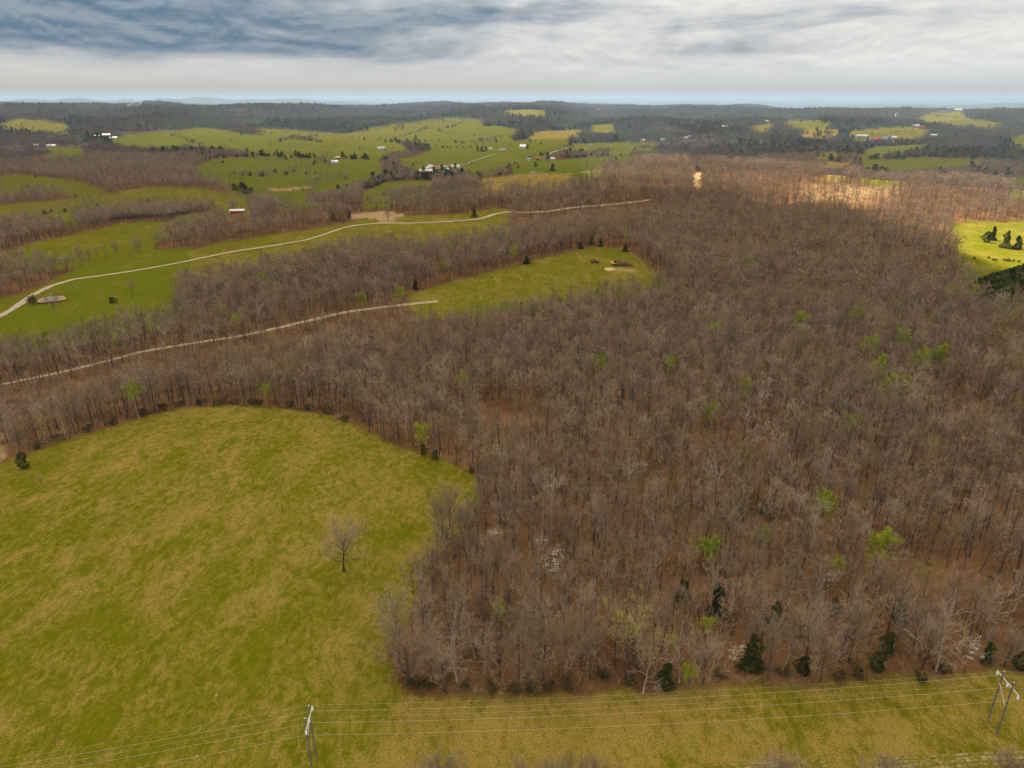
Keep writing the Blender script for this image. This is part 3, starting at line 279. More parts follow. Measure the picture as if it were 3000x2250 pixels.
# kind, east, north, height, crown width, label, group
TREES = [
('open', -46.0, 161.4, 17, 16.5, 'large bare tree standing alone in the open green pasture', None),
('open', -20.1, 175.8, 17, 15, 'broad bare tree with dark limbs at the pasture edge, a dark shrub at its foot', None),
('open', -18.7, 182.6, 15.5, 11, 'bare tree just behind the broad dark-limbed one at the pasture edge', None),
('open', -22.9, 121.1, 17.5, 14.5, 'wide grey bare tree on the front corner of the wood beside the pasture', None),
('pale', -12.2, 121.5, 14, 12, 'pale bare tree with crooked bleached limbs near the front corner of the wood', None),
('pale', -17.5, 126.4, 15, 9, 'pale bare tree with short crooked limbs behind the wide corner tree', None),
('pale', -6.1, 123.8, 15, 9, 'slim pale bare tree beside the crooked bleached tree', None),
('pale', 37.0, 121.3, 17, 8, 'pale bare tree with a bright green vine climbing its trunk', None),
('pale', 70.9, 128.5, 16, 12, 'pale spreading bare tree among cedars at the power line clearing', None),
('pale', 62.1, 125.9, 15, 12, 'pale bare tree with thick low branches beside the largest cedar', None),
('open', 7.0, 122.3, 19, 15, 'tall bare tree with a wide fan of grey limbs in the front row', None),
('pale', 78.6, 131.8, 16, 12, 'pale many-limbed bare tree just left of the pair of round cedars', None),
('pale', 113.7, 134.1, 17, 12, "pale slanting bare tree behind the utility pole pair at the clearing's end", None),
('sapling', -157.7, 208.7, 4.5, 3.5, 'small bare sapling in the pasture below the round dark cedar', None),
('open', -369.5, 660.7, 15, 11, 'bare tree standing by the line of trees above the gravel road', None),
('open', -356.8, 673.5, 17, 8, 'taller of two bare trees close together below the big meadow', None),
('open', -353.6, 673.6, 15, 8, 'shorter of two bare trees close together below the big meadow', None),
('open', -379.5, 625.9, 12, 7, 'thin bare tree at the end of the tree line above the gravel road', None),
('open', -378.7, 632.8, 13, 6, 'slender bare tree beside the thin one above the gravel road', None),
('open', -279.7, 510.0, 13, 8, 'lone thin bare tree in the bright green meadow by the pond', None),
('open', -331.3, 502.0, 9, 9, 'bare forked tree on the bank of the small pond', None),
('open', -336.2, 498.3, 7, 6, 'small bare tree on the near bank of the small pond', None),
('open', -314.9, 472.6, 9, 8, 'bare tree standing just below the small pond', None),
('open', -131.9, 764.7, 16, 13, 'dark bare tree standing before the sandy clearing by the gravel road', None),
('pale', -95.4, 775.6, 16, 11, 'pale bare tree at the edge of the strip beside the sandy clearing', None),
('open', -1102.7, 2946.3, 13, 12, 'round bare tree alone on the far rolling pasture', None),
('open', -607.0, 2080.9, 17, 13, 'bare tree on the hedge between the two bright green fields', None),
('open', -575.8, 2199.3, 24, 20, 'big bare tree beside the small white shed on the far field', None),
('open', -560.4, 2223.4, 18, 12, 'smaller bare tree between the big one and the small white shed', None),
('leafy_tall', -154.1, 266.9, 17, 8.5, "tall slim tree with a fresh yellow-green crown at the pasture's upper edge", None),
('leafy', 97.5, 158.6, 13, 7.5, 'rounded fresh green tree, brightest in the lower wood', None),
('leafy', 92.1, 182.2, 11, 7.5, 'fresh yellow-green tree uphill of the rounded bright green one', None),
('leafy', 53.5, 162.4, 9, 8, 'airy fresh green tree with dark trunks through its crown', None),
('leafy', 71.1, 171.1, 7, 5, 'small fresh green tree among dark leaning trunks', None),
('leafy_thin', 25.1, 122.1, 19, 13, 'tall tree in thin yellowish bud beside the power line clearing', None),
('leafy', -3.3, 138.0, 8, 4, 'narrow bright green tree inside the lower left of the wood', None),
('leafy', 36.3, 128.1, 7, 3, 'bright green vine-covered stem above the dark cedar at the clearing', None),
('leafy', -14.1, 183.8, 6, 5, 'small fresh green tree right beside the twin bare trees of the pasture edge', None),
('leafy', 38.9, 120.6, 5, 4, 'small yellow-green bush at the edge of the power line clearing', None),
('leafy_thin', 106.7, 150.5, 10, 7, 'thin yellow-green tree between crossed dark trunks', None),
('leafy', 87.4, 158.8, 6, 4, 'small light green tree beside white blossom in the lower wood', None),
('leafy', 46.7, 135.8, 5, 4, 'small green tree in the reddish gap above the big cedar', None),
('leafy', -106.0, 284.0, 9, 6, 'bright green bush tree at the top of the pasture edge', None),
('leafy', 1.6, 563.8, 10, 7, 'yellow-green tree standing behind the upper edge of the machine clearing', None),
('leafy', 100.4, 625.3, 10, 7, 'fresh green tree above the far corner of the machine clearing', None),
('leafy', 98.8, 481.1, 10, 7, 'fresh green tree at the lower right end of the machine clearing', None),
('leafy', -95.8, 442.9, 10, 7, 'green tree beside the gravel lane, left of the machine clearing', None),
('leafy', -73.1, 454.2, 10, 7, 'green tree at the left tip of the machine clearing', None),
('leafy', -178.0, 420.5, 10, 7, 'fresh green tree in the wood between gravel road and gravel lane', None),
('leafy', 161.2, 381.0, 12, 8, "fresh yellow-green tree in the loose cluster right of the wood's centre", 'fresh green trees in the middle of the wood'),
('leafy', 195.5, 386.5, 12, 8, "fresh yellow-green tree in the loose cluster right of the wood's centre", 'fresh green trees in the middle of the wood'),
('leafy', 173.0, 324.9, 12, 8, "fresh yellow-green tree in the loose cluster right of the wood's centre", 'fresh green trees in the middle of the wood'),
('leafy', 194.7, 336.7, 12, 8, "fresh yellow-green tree in the loose cluster right of the wood's centre", 'fresh green trees in the middle of the wood'),
('leafy', 186.1, 303.4, 12, 8, "fresh yellow-green tree in the loose cluster right of the wood's centre", 'fresh green trees in the middle of the wood'),
('leafy', 198.0, 309.7, 12, 8, "fresh yellow-green tree in the loose cluster right of the wood's centre", 'fresh green trees in the middle of the wood'),
('leafy', 163.2, 295.4, 12, 8, "fresh yellow-green tree in the loose cluster right of the wood's centre", 'fresh green trees in the middle of the wood'),
('leafy', 154.6, 272.3, 12, 8, "fresh yellow-green tree in the loose cluster right of the wood's centre", 'fresh green trees in the middle of the wood'),
('leafy', 163.0, 276.2, 12, 8, "fresh yellow-green tree in the loose cluster right of the wood's centre", 'fresh green trees in the middle of the wood'),
('leafy', 183.9, 544.5, 11, 7, 'scattered fresh green tree alone among brown leafless crowns', 'scattered fresh green trees in the wood'),
('leafy', 108.6, 363.1, 11, 7, 'scattered fresh green tree alone among brown leafless crowns', 'scattered fresh green trees in the wood'),
('leafy', 272.8, 629.3, 11, 7, 'scattered fresh green tree alone among brown leafless crowns', 'scattered fresh green trees in the wood'),
('leafy', 75.2, 247.3, 11, 7, 'scattered fresh green tree alone among brown leafless crowns', 'scattered fresh green trees in the wood'),
('leafy', 124.7, 236.7, 11, 7, 'scattered fresh green tree alone among brown leafless crowns', 'scattered fresh green trees in the wood'),
('leafy', 97.6, 274.3, 11, 7, 'scattered fresh green tree alone among brown leafless crowns', 'scattered fresh green trees in the wood'),
('leafy', 72.2, 303.9, 11, 7, 'scattered fresh green tree alone among brown leafless crowns', 'scattered fresh green trees in the wood'),
('leafy', 41.2, 310.8, 11, 7, 'scattered fresh green tree alone among brown leafless crowns', 'scattered fresh green trees in the wood'),
('leafy', -21.3, 288.6, 11, 7, 'scattered fresh green tree alone among brown leafless crowns', 'scattered fresh green trees in the wood'),
('leafy_thin', 195.3, 442.5, 13, 9, 'thinly leafed yellowish tree blending into the brown leafless crowns', 'thinly leafed trees in the wood'),
('leafy_thin', 251.1, 621.9, 13, 9, 'thinly leafed yellowish tree blending into the brown leafless crowns', 'thinly leafed trees in the wood'),
('leafy_thin', 232.1, 416.4, 13, 9, 'thinly leafed yellowish tree blending into the brown leafless crowns', 'thinly leafed trees in the wood'),
('leafy_thin', 204.6, 360.9, 13, 9, 'thinly leafed yellowish tree blending into the brown leafless crowns', 'thinly leafed trees in the wood'),
('leafy_thin', 226.4, 367.9, 13, 9, 'thinly leafed yellowish tree blending into the brown leafless crowns', 'thinly leafed trees in the wood'),
('leafy_thin', -21.2, 395.5, 13, 9, 'thinly leafed yellowish tree blending into the brown leafless crowns', 'thinly leafed trees in the wood'),
('leafy_thin', 390.4, 672.5, 13, 9, 'thinly leafed yellowish tree blending into the brown leafless crowns', 'thinly leafed trees in the wood'),
('leafy', 288.7, 458.1, 10, 9, 'bright green tree close to the dark pine grove', 'bright green trees by the pine grove'),
('leafy', 303.2, 452.9, 10, 9, 'bright green tree close to the dark pine grove', 'bright green trees by the pine grove'),
('leafy_thin', 257.3, 355.2, 14, 11, 'yellow-green leafing tree below the dark pine grove', 'leafing trees below the pine grove'),
('leafy_thin', 277.5, 376.9, 14, 11, 'yellow-green leafing tree below the dark pine grove', 'leafing trees below the pine grove'),
('leafy_thin', 289.4, 398.4, 14, 11, 'yellow-green leafing tree below the dark pine grove', 'leafing trees below the pine grove'),
('leafy_thin', 223.0, 291.7, 14, 11, 'yellow-green leafing tree below the dark pine grove', 'leafing trees below the pine grove'),
('leafy_thin', 243.1, 333.3, 14, 11, 'yellow-green leafing tree below the dark pine grove', 'leafing trees below the pine grove'),
('leafy', -102.0, 604.9, 10, 6, 'small fresh green tree in the brown wood left of the machine clearing', 'small green trees in the left wood'),
('leafy', -72.9, 582.5, 10, 6, 'small fresh green tree in the brown wood left of the machine clearing', 'small green trees in the left wood'),
('leafy', -51.1, 577.1, 10, 6, 'small fresh green tree in the brown wood left of the machine clearing', 'small green trees in the left wood'),
('leafy', -51.4, 518.0, 10, 6, 'small fresh green tree in the brown wood left of the machine clearing', 'small green trees in the left wood'),
('leafy', -175.9, 494.3, 10, 6, 'small fresh green tree in the brown wood left of the machine clearing', 'small green trees in the left wood'),
('leafy', -162.7, 401.8, 10, 6, 'small fresh green tree in the brown wood left of the machine clearing', 'small green trees in the left wood'),
('leafy', -267.4, 387.9, 10, 6, 'small fresh green tree in the brown wood left of the machine clearing', 'small green trees in the left wood'),
('leafy', -218.0, 372.3, 10, 6, 'small fresh green tree in the brown wood left of the machine clearing', 'small green trees in the left wood'),
('leafy', -32.9, 232.9, 10, 6, 'small fresh green tree in the brown wood left of the machine clearing', 'small green trees in the left wood'),
('leafy', -519.6, 957.1, 13, 10, 'bright green tree in the brown wood above the big meadow', 'green trees above the big meadow'),
('leafy', -487.1, 795.0, 13, 10, 'bright green tree in the brown wood above the big meadow', 'green trees above the big meadow'),
('dogwood', 50.5, 125.1, 8.5, 5, 'white blossoming tree against the big dark cedar at the clearing edge', None),
('dogwood', 11.0, 158.6, 9, 9, 'large white blossoming tree inside the lower left of the wood', None),
('dogwood', 7.7, 126.2, 6, 6, 'small white blossoming tree behind the front row of the wood', None),
('dogwood', 103.9, 128.0, 8, 9, 'wide white blossoming tree left of the utility pole pair', None),
('dogwood', -5.1, 174.4, 6, 6, 'white blossoming understorey tree in the lower part of the wood', 'white blossom in the lower wood'),
('dogwood', 8.3, 170.3, 6, 6, 'white blossoming understorey tree in the lower part of the wood', 'white blossom in the lower wood'),
('dogwood', 102.4, 175.4, 6, 6, 'white blossoming understorey tree in the lower part of the wood', 'white blossom in the lower wood'),
('dogwood', 90.4, 193.5, 6, 6, 'white blossoming understorey tree in the lower part of the wood', 'white blossom in the lower wood'),
('dogwood', 84.0, 153.8, 6, 6, 'white blossoming understorey tree in the lower part of the wood', 'white blossom in the lower wood'),
('dogwood', 111.6, 189.6, 6, 6, 'white blossoming understorey tree in the lower part of the wood', 'white blossom in the lower wood'),
('dogwood', 141.8, 190.8, 6, 6, 'white blossoming understorey tree in the lower part of the wood', 'white blossom in the lower wood'),
('dogwood', 144.5, 177.7, 6, 6, 'white blossoming understorey tree in the lower part of the wood', 'white blossom in the lower wood'),
('dogwood', 18.8, 274.3, 6, 6, 'white blossoming tree speckling the brown middle of the wood', 'white blossom in the middle wood'),
('dogwood', 52.3, 251.7, 6, 6, 'white blossoming tree speckling the brown middle of the wood', 'white blossom in the middle wood'),
('dogwood', 43.6, 260.6, 6, 6, 'white blossoming tree speckling the brown middle of the wood', 'white blossom in the middle wood'),
('dogwood', 164.8, 329.4, 6, 6, 'white blossoming tree speckling the brown middle of the wood', 'white blossom in the middle wood'),
('dogwood', 135.2, 314.3, 6, 6, 'white blossoming tree speckling the brown middle of the wood', 'white blossom in the middle wood'),
('dogwood', 150.8, 301.7, 6, 6, 'white blossoming tree speckling the brown middle of the wood', 'white blossom in the middle wood'),
('dogwood', 130.3, 269.5, 6, 6, 'white blossoming tree speckling the brown middle of the wood', 'white blossom in the middle wood'),
('dogwood', 105.7, 275.9, 6, 6, 'white blossoming tree speckling the brown middle of the wood', 'white blossom in the middle wood'),
('dogwood', 239.0, 333.1, 6, 6, 'white blossoming tree speckling the brown middle of the wood', 'white blossom in the middle wood'),
('dogwood', 221.5, 287.7, 6, 6, 'white blossoming tree speckling the brown middle of the wood', 'white blossom in the middle wood'),
('dogwood', 108.4, 288.2, 6, 6, 'white blossoming tree speckling the brown middle of the wood', 'white blossom in the middle wood'),
('dogwood', 114.5, 242.5, 6, 6, 'white blossoming tree speckling the brown middle of the wood', 'white blossom in the middle wood'),
('dogwood', 125.1, 258.5, 6, 6, 'white blossoming tree speckling the brown middle of the wood', 'white blossom in the middle wood'),
('dogwood', 265.6, 504.4, 6, 6, 'white blossoming tree speckling the brown middle of the wood', 'white blossom in the middle wood'),
('dogwood', 132.6, 366.1, 6, 6, 'white blossoming tree speckling the brown middle of the wood', 'white blossom in the middle wood'),
('dogwood', 118.5, 347.2, 6, 6, 'white blossoming tree speckling the brown middle of the wood', 'white blossom in the middle wood'),
('dogwood', 92.2, 303.5, 6, 6, 'white blossoming tree speckling the brown middle of the wood', 'white blossom in the middle wood'),
('dogwood', 82.4, 303.8, 6, 6, 'white blossoming tree speckling the brown middle of the wood', 'white blossom in the middle wood'),
('dogwood', 80.3, 273.4, 6, 6, 'white blossoming tree speckling the brown middle of the wood', 'white blossom in the middle wood'),
('dogwood', 83.1, 264.8, 6, 6, 'white blossoming tree speckling the brown middle of the wood', 'white blossom in the middle wood'),
('dogwood', 61.0, 232.9, 6, 6, 'white blossoming tree speckling the brown middle of the wood', 'white blossom in the middle wood'),
('dogwood', 98.1, 247.2, 6, 6, 'white blossoming tree speckling the brown middle of the wood', 'white blossom in the middle wood'),
('cedar', -171.8, 221.4, 7.5, 6.5, 'round dark cedar alone at the left end of the pasture', None),
('cedar', 33.9, 121.1, 7.5, 6, 'dark cedar at the clearing edge under the vine-covered stem', None),
('cedar', 53.9, 125.9, 11, 8.5, 'largest dark cedar at the edge of the power line clearing', None),
('cedar', 87.4, 130.5, 7, 6, 'upper of two round dark cedars close to the clearing', None),
('cedar', 82.4, 124.7, 6.5, 6, 'lower of two round dark cedars close to the clearing', None),
('cedar', 65.4, 123.7, 6, 5.5, 'dark cedar under pale low branches at the clearing edge', None),
('cedar', 108.8, 127.7, 6.5, 5, 'dull green cedar beside the wide white blossoming tree', None),
('cedar', 115.4, 125.4, 5.5, 6, 'low dark cedar beside the right-hand utility pole pair', None),
('cedar', 95.9, 141.4, 6.5, 5, 'dark cedar beside a fallen pale log', None),
('cedar', 44.0, 150.0, 7, 6, 'dark cedar deep behind the vine-covered stem', None),
('cedar', 51.1, 144.3, 10, 7, 'dark cedar showing through greenish bare limbs', None),
('cedar', 64.2, 140.0, 9, 5.5, 'narrow dark cedar uphill of the largest cedar', None),
('cedar', 80.9, 144.9, 5, 5, 'small dark cedar inside the wood uphill of the paired cedars', None),
('cedar', 77.6, 188.7, 6, 5, 'dark cedar by leaning trunks in the middle wood', None),
('cedar', 159.0, 291.2, 7, 4, 'small dark cedar among the green cluster of the middle wood', None),
('cedar', 34.1, 340.3, 8, 6, 'single dark cedar in the brown wood below the machine clearing', None),
('cedar', -40.7, 321.4, 6, 4, 'small dark cedar scattered in the wood above the pasture', 'small cedars in the wood above the pasture'),
('cedar', -58.2, 354.7, 6, 4, 'small dark cedar scattered in the wood above the pasture', 'small cedars in the wood above the pasture'),
('cedar', -77.3, 358.1, 6, 4, 'small dark cedar scattered in the wood above the pasture', 'small cedars in the wood above the pasture'),
('cedar', -18.3, 316.9, 6, 4, 'small dark cedar scattered in the wood above the pasture', 'small cedars in the wood above the pasture'),
('cedar', -63.4, 358.0, 6, 4, 'small dark cedar scattered in the wood above the pasture', 'small cedars in the wood above the pasture'),
('cedar', -39.3, 290.3, 6, 4, 'small dark cedar scattered in the wood above the pasture', 'small cedars in the wood above the pasture'),
('cedar', -27.4, 226.5, 4.5, 4.5, 'dark low cedar at the right bend of the pasture edge', None),
('cedar', -32.3, 230.3, 5, 4, 'dark low cedar just left of another at the pasture bend', None),
('cedar', -13.8, 216.5, 2.6, 3.4, 'low dark bush at the narrow upper corner of the pasture', None),
('cedar', -19.0, 176.0, 3.2, 3.6, 'dark shrub at the foot of the broad dark-limbed tree', None),
('cedar', -282.7, 488.0, 4.5, 6.5, 'dark spreading shrub in the bright green meadow by the pond', None),
('cedar', 69.3, 622.6, 9, 6, 'tall dark cedar at the upper edge of the machine clearing', None),
('cedar', 58.3, 606.2, 6.5, 6, 'dark cedar left of the tall one above the machine clearing', None),
('cedar', 76.9, 616.1, 6.5, 6, 'small dark cedar right of the tall one above the machine clearing', None),
('cedar', 11.4, 559.1, 6.5, 6, 'dark cedar at the upper side of the long machine clearing', None),
('cedar', 95.7, 598.2, 6.5, 6, 'dark cedar at the far corner of the machine clearing', None),
('cedar', -68.3, 489.4, 6.5, 6, 'dark cedar at the left tip of the machine clearing', None),
('cedar', 369.1, 604.6, 5.5, 7, 'dark cedar on the left edge of the bright field with four cedars', None),
('cedar', 429.8, 645.2, 9.5, 9.5, 'broad dark cedar, lower one of the left pair in the bright field', None),
('cedar', 439.3, 652.8, 12.5, 7.5, 'pointed dark cedar behind the broad one in the bright field', None),
('cedar', 429.7, 618.6, 15, 9.5, 'tallest dark cedar of the bright right-hand field', None),
('cedar', 435.8, 613.5, 11.5, 8.5, 'dark cedar touching the tallest one in the bright field', None),
('cedar', -39.2, 754.1, 11, 7, 'tall dark cedar in the green strip by the gravel road', None),
('cedar', -198.2, 797.1, 12, 6, "dark cedar above the gravel road's inner bend", None),
('cedar', -180.5, 801.4, 10, 5, 'dark cedar at the left end of the sandy clearing', None),
('cedar', -878.6, 1467.8, 9, 8, 'dark cedar at the edge of the brown wood over the upper meadow strip', None),
('cedar', 68.8, 2195.2, 15, 14, 'dark round cedar beside the tallest one on the bright far field', None),
('cedar', 110.7, 2030.7, 20, 17, 'large dark cedar alone on the brightest far field', None),
('cedar', 52.4, 2606.4, 16, 14, 'dark round tree against the white far barn', None),
('cedar', -121.3, 2651.0, 18, 15, 'dark evergreen in the group of three beside the white far house', 'evergreens by the white far house'),
('cedar', -106.0, 2633.8, 18, 15, 'dark evergreen in the group of three beside the white far house', 'evergreens by the white far house'),
('cedar', -92.0, 2646.8, 18, 15, 'dark evergreen in the group of three beside the white far house', 'evergreens by the white far house'),
('cedar', -387.7, 2276.3, 22, 30, 'broad dark evergreen clump by the far tree line', None),
('cedar', -144.8, 2329.9, 7, 6, 'small dark cedar on the far field behind the farmyard', 'small cedars behind the farmyard'),
('cedar', -128.7, 2330.3, 7, 6, 'small dark cedar on the far field behind the farmyard', 'small cedars behind the farmyard'),
('cedar', -31.3, 1930.1, 11, 9, 'dark cedar in the scrub in front of the far farmyard', 'cedars before the farmyard'),
('cedar', -90.9, 1926.2, 11, 9, 'dark cedar in the scrub in front of the far farmyard', 'cedars before the farmyard'),
('cedar', -98.1, 1873.1, 11, 9, 'dark cedar in the scrub in front of the far farmyard', 'cedars before the farmyard'),
('cedar', 17.9, 2152.2, 11, 9, 'dark cedar in the scrub in front of the far farmyard', 'cedars before the farmyard'),
('cedar', 274.4, 1138.2, 7, 8, 'dark cedar at the top of the sandy track', 'cedars at the top of the sandy track'),
('cedar', 291.5, 1122.5, 7, 8, 'dark cedar at the top of the sandy track', 'cedars at the top of the sandy track'),
('cedar', 992.0, 2149.9, 22, 12, 'tall dark tree between the tan field and the green far field', 'tall trees by the tan far field'),
('cedar', 1007.5, 2149.3, 22, 12, 'tall dark tree between the tan field and the green far field', 'tall trees by the tan far field'),
('cedar', 876.2, 2638.8, 20, 22, 'dark evergreen mass in the valley beyond the ridge', 'evergreens in the valley'),
('cedar', 903.8, 2606.0, 20, 22, 'dark evergreen mass in the valley beyond the ridge', 'evergreens in the valley'),
('cedar', 995.3, 2676.4, 20, 22, 'dark evergreen mass in the valley beyond the ridge', 'evergreens in the valley'),
('cedar', 886.1, 2613.6, 18, 22, 'dark evergreen in the valley beyond the ridge, beside others', 'evergreens in the valley'),
('cedar', 922.9, 2368.8, 18, 22, 'dark evergreen in the valley beyond the ridge, beside others', 'evergreens in the valley'),
('cedar', 1032.0, 2703.4, 18, 22, 'dark evergreen in the valley beyond the ridge, beside others', 'evergreens in the valley'),
('shrub', 374.0, 571.2, 2.4, 2.4, 'small dark shrub in the row across the bright right-hand field', 'shrub row in the bright field'),
('shrub', 387.9, 574.7, 2.4, 2.4, 'small dark shrub in the row across the bright right-hand field', 'shrub row in the bright field'),
('shrub', 387.3, 567.6, 2.4, 2.4, 'small dark shrub in the row across the bright right-hand field', 'shrub row in the bright field'),
('shrub', 388.6, 566.5, 2.4, 2.4, 'small dark shrub in the row across the bright right-hand field', 'shrub row in the bright field'),
('shrub', 395.6, 567.1, 2.4, 2.4, 'small dark shrub in the row across the bright right-hand field', 'shrub row in the bright field'),
('shrub', 402.0, 565.1, 2.4, 2.4, 'small dark shrub in the row across the bright right-hand field', 'shrub row in the bright field'),
('shrub', 404.7, 562.7, 2.4, 2.4, 'small dark shrub in the row across the bright right-hand field', 'shrub row in the bright field'),
('shrub', 398.2, 566.1, 2.6, 5, 'widest dark shrub in the row across the bright right-hand field', None),
('shrub', -343.3, 494.2, 8, 8, 'dark leafless thicket at the end of the small pond', None),
('pine', 315.0, 469.5, 15, 9, 'dark green pine in the dense grove beside the bright field', 'pines of the dense grove'),
('pine', 320.6, 474.2, 15, 9, 'dark green pine in the dense grove beside the bright field', 'pines of the dense grove'),
('pine', 326.5, 478.9, 15, 9, 'dark green pine in the dense grove beside the bright field', 'pines of the dense grove'),
('pine', 331.1, 481.8, 15, 9, 'dark green pine in the dense grove beside the bright field', 'pines of the dense grove'),
('pine', 334.8, 482.9, 15, 9, 'dark green pine in the dense grove beside the bright field', 'pines of the dense grove'),
('pine', 339.4, 485.8, 15, 9, 'dark green pine in the dense grove beside the bright field', 'pines of the dense grove'),
('pine', 344.0, 488.7, 15, 9, 'dark green pine in the dense grove beside the bright field', 'pines of the dense grove'),
('pine', 349.0, 491.7, 15, 9, 'dark green pine in the dense grove beside the bright field', 'pines of the dense grove'),
('pine', 354.0, 494.7, 15, 9, 'dark green pine in the dense grove beside the bright field', 'pines of the dense grove'),
('pine', 359.3, 497.8, 15, 9, 'dark green pine in the dense grove beside the bright field', 'pines of the dense grove'),
('pine', 365.3, 501.8, 15, 9, 'dark green pine in the dense grove beside the bright field', 'pines of the dense grove'),
('pine', 313.0, 459.9, 15, 9, 'dark green pine in the dense grove beside the bright field', 'pines of the dense grove'),
('pine', 317.7, 462.1, 15, 9, 'dark green pine in the dense grove beside the bright field', 'pines of the dense grove'),
('pine', 322.6, 464.1, 15, 9, 'dark green pine in the dense grove beside the bright field', 'pines of the dense grove'),
('pine', 328.0, 466.9, 15, 9, 'dark green pine in the dense grove beside the bright field', 'pines of the dense grove'),
('pine', 333.9, 470.5, 15, 9, 'dark green pine in the dense grove beside the bright field', 'pines of the dense grove'),
('pine', 339.8, 474.1, 15, 9, 'dark green pine in the dense grove beside the bright field', 'pines of the dense grove'),
('pine', 345.2, 476.8, 15, 9, 'dark green pine in the dense grove beside the bright field', 'pines of the dense grove'),
('pine', 351.9, 481.3, 15, 9, 'dark green pine in the dense grove beside the bright field', 'pines of the dense grove'),
('pine', 309.7, 445.2, 15, 9, 'dark green pine in the dense grove beside the bright field', 'pines of the dense grove'),
('pine', 315.7, 448.5, 15, 9, 'dark green pine in the dense grove beside the bright field', 'pines of the dense grove'),
('pine', 322.1, 451.6, 15, 9, 'dark green pine in the dense grove beside the bright field', 'pines of the dense grove'),
('pine', 329.7, 456.4, 15, 9, 'dark green pine in the dense grove beside the bright field', 'pines of the dense grove'),
('pine', 337.1, 460.9, 15, 9, 'dark green pine in the dense grove beside the bright field', 'pines of the dense grove'),
('pine', 311.1, 433.2, 15, 9, 'dark green pine in the dense grove beside the bright field', 'pines of the dense grove'),
('pine', 319.4, 438.3, 15, 9, 'dark green pine in the dense grove beside the bright field', 'pines of the dense grove'),
('pine', 325.9, 441.6, 15, 9, 'dark green pine in the dense grove beside the bright field', 'pines of the dense grove'),
('pine', 365.8, 496.6, 15, 9, 'dark green pine in the dense grove beside the bright field', 'pines of the dense grove'),
('pine', 351.4, 474.4, 15, 9, 'dark green pine in the dense grove beside the bright field', 'pines of the dense grove'),
('pine', 337.2, 452.5, 15, 9, 'dark green pine in the dense grove beside the bright field', 'pines of the dense grove'),
('shrub', -168.4, 255.0, 3.0, 4.5, 'low dark green shrub along the upper edge of the pasture', 'shrubs along the pasture edge'),
('shrub', -161.7, 260.8, 3.0, 4.5, 'low dark green shrub along the upper edge of the pasture', 'shrubs along the pasture edge'),
('shrub', -155.1, 272.7, 3.0, 4.5, 'low dark green shrub along the upper edge of the pasture', 'shrubs along the pasture edge'),
('shrub', -149.1, 278.3, 3.0, 4.5, 'low dark green shrub along the upper edge of the pasture', 'shrubs along the pasture edge'),
('shrub', -143.6, 282.3, 3.0, 4.5, 'low dark green shrub along the upper edge of the pasture', 'shrubs along the pasture edge'),
('shrub', -135.2, 283.7, 3.0, 4.5, 'low dark green shrub along the upper edge of the pasture', 'shrubs along the pasture edge'),
('shrub', -127.7, 283.5, 3.0, 4.5, 'low dark green shrub along the upper edge of the pasture', 'shrubs along the pasture edge'),
('shrub', -120.7, 284.7, 3.0, 4.5, 'low dark green shrub along the upper edge of the pasture', 'shrubs along the pasture edge'),
('shrub', -113.1, 284.2, 3.0, 4.5, 'low dark green shrub along the upper edge of the pasture', 'shrubs along the pasture edge'),
('shrub', -109.8, 283.2, 3.0, 4.5, 'low dark green shrub along the upper edge of the pasture', 'shrubs along the pasture edge'),
('shrub', -95.8, 281.0, 3.0, 4.5, 'low dark green shrub along the upper edge of the pasture', 'shrubs along the pasture edge'),
('shrub', -86.4, 276.4, 3.0, 4.5, 'low dark green shrub along the upper edge of the pasture', 'shrubs along the pasture edge'),
('shrub', -77.2, 271.5, 3.0, 4.5, 'low dark green shrub along the upper edge of the pasture', 'shrubs along the pasture edge'),
('shrub', -68.1, 263.0, 3.0, 4.5, 'low dark green shrub along the upper edge of the pasture', 'shrubs along the pasture edge'),
('shrub', -174.9, 245.9, 3.0, 4.5, 'low dark green shrub along the upper edge of the pasture', 'shrubs along the pasture edge'),
('shrub', -177.6, 238.7, 3.0, 4.5, 'low dark green shrub along the upper edge of the pasture', 'shrubs along the pasture edge'),
('shrub', -21.4, 120.1, 2.2, 3.5, 'low brushy shrub at the foot of the wood along the power line clearing', 'shrubs along the power line clearing'),
('shrub', -18.6, 120.3, 2.2, 3.5, 'low brushy shrub at the foot of the wood along the power line clearing', 'shrubs along the power line clearing'),
('shrub', -10.1, 120.1, 2.2, 3.5, 'low brushy shrub at the foot of the wood along the power line clearing', 'shrubs along the power line clearing'),
('shrub', -4.5, 119.1, 2.2, 3.5, 'low brushy shrub at the foot of the wood along the power line clearing', 'shrubs along the power line clearing'),
('shrub', 0.4, 118.6, 2.2, 3.5, 'low brushy shrub at the foot of the wood along the power line clearing', 'shrubs along the power line clearing'),
('shrub', 4.5, 118.8, 2.2, 3.5, 'low brushy shrub at the foot of the wood along the power line clearing', 'shrubs along the power line clearing'),
('shrub', 8.2, 119.5, 2.2, 3.5, 'low brushy shrub at the foot of the wood along the power line clearing', 'shrubs along the power line clearing'),
('shrub', 12.0, 119.8, 2.2, 3.5, 'low brushy shrub at the foot of the wood along the power line clearing', 'shrubs along the power line clearing'),
('shrub', 20.2, 122.8, 2.2, 3.5, 'low brushy shrub at the foot of the wood along the power line clearing', 'shrubs along the power line clearing'),
('shrub', 26.4, 121.3, 2.2, 3.5, 'low brushy shrub at the foot of the wood along the power line clearing', 'shrubs along the power line clearing'),
('shrub', 46.5, 122.8, 2.2, 3.5, 'low brushy shrub at the foot of the wood along the power line clearing', 'shrubs along the power line clearing'),
('shrub', 60.5, 123.7, 2.2, 3.5, 'low brushy shrub at the foot of the wood along the power line clearing', 'shrubs along the power line clearing'),
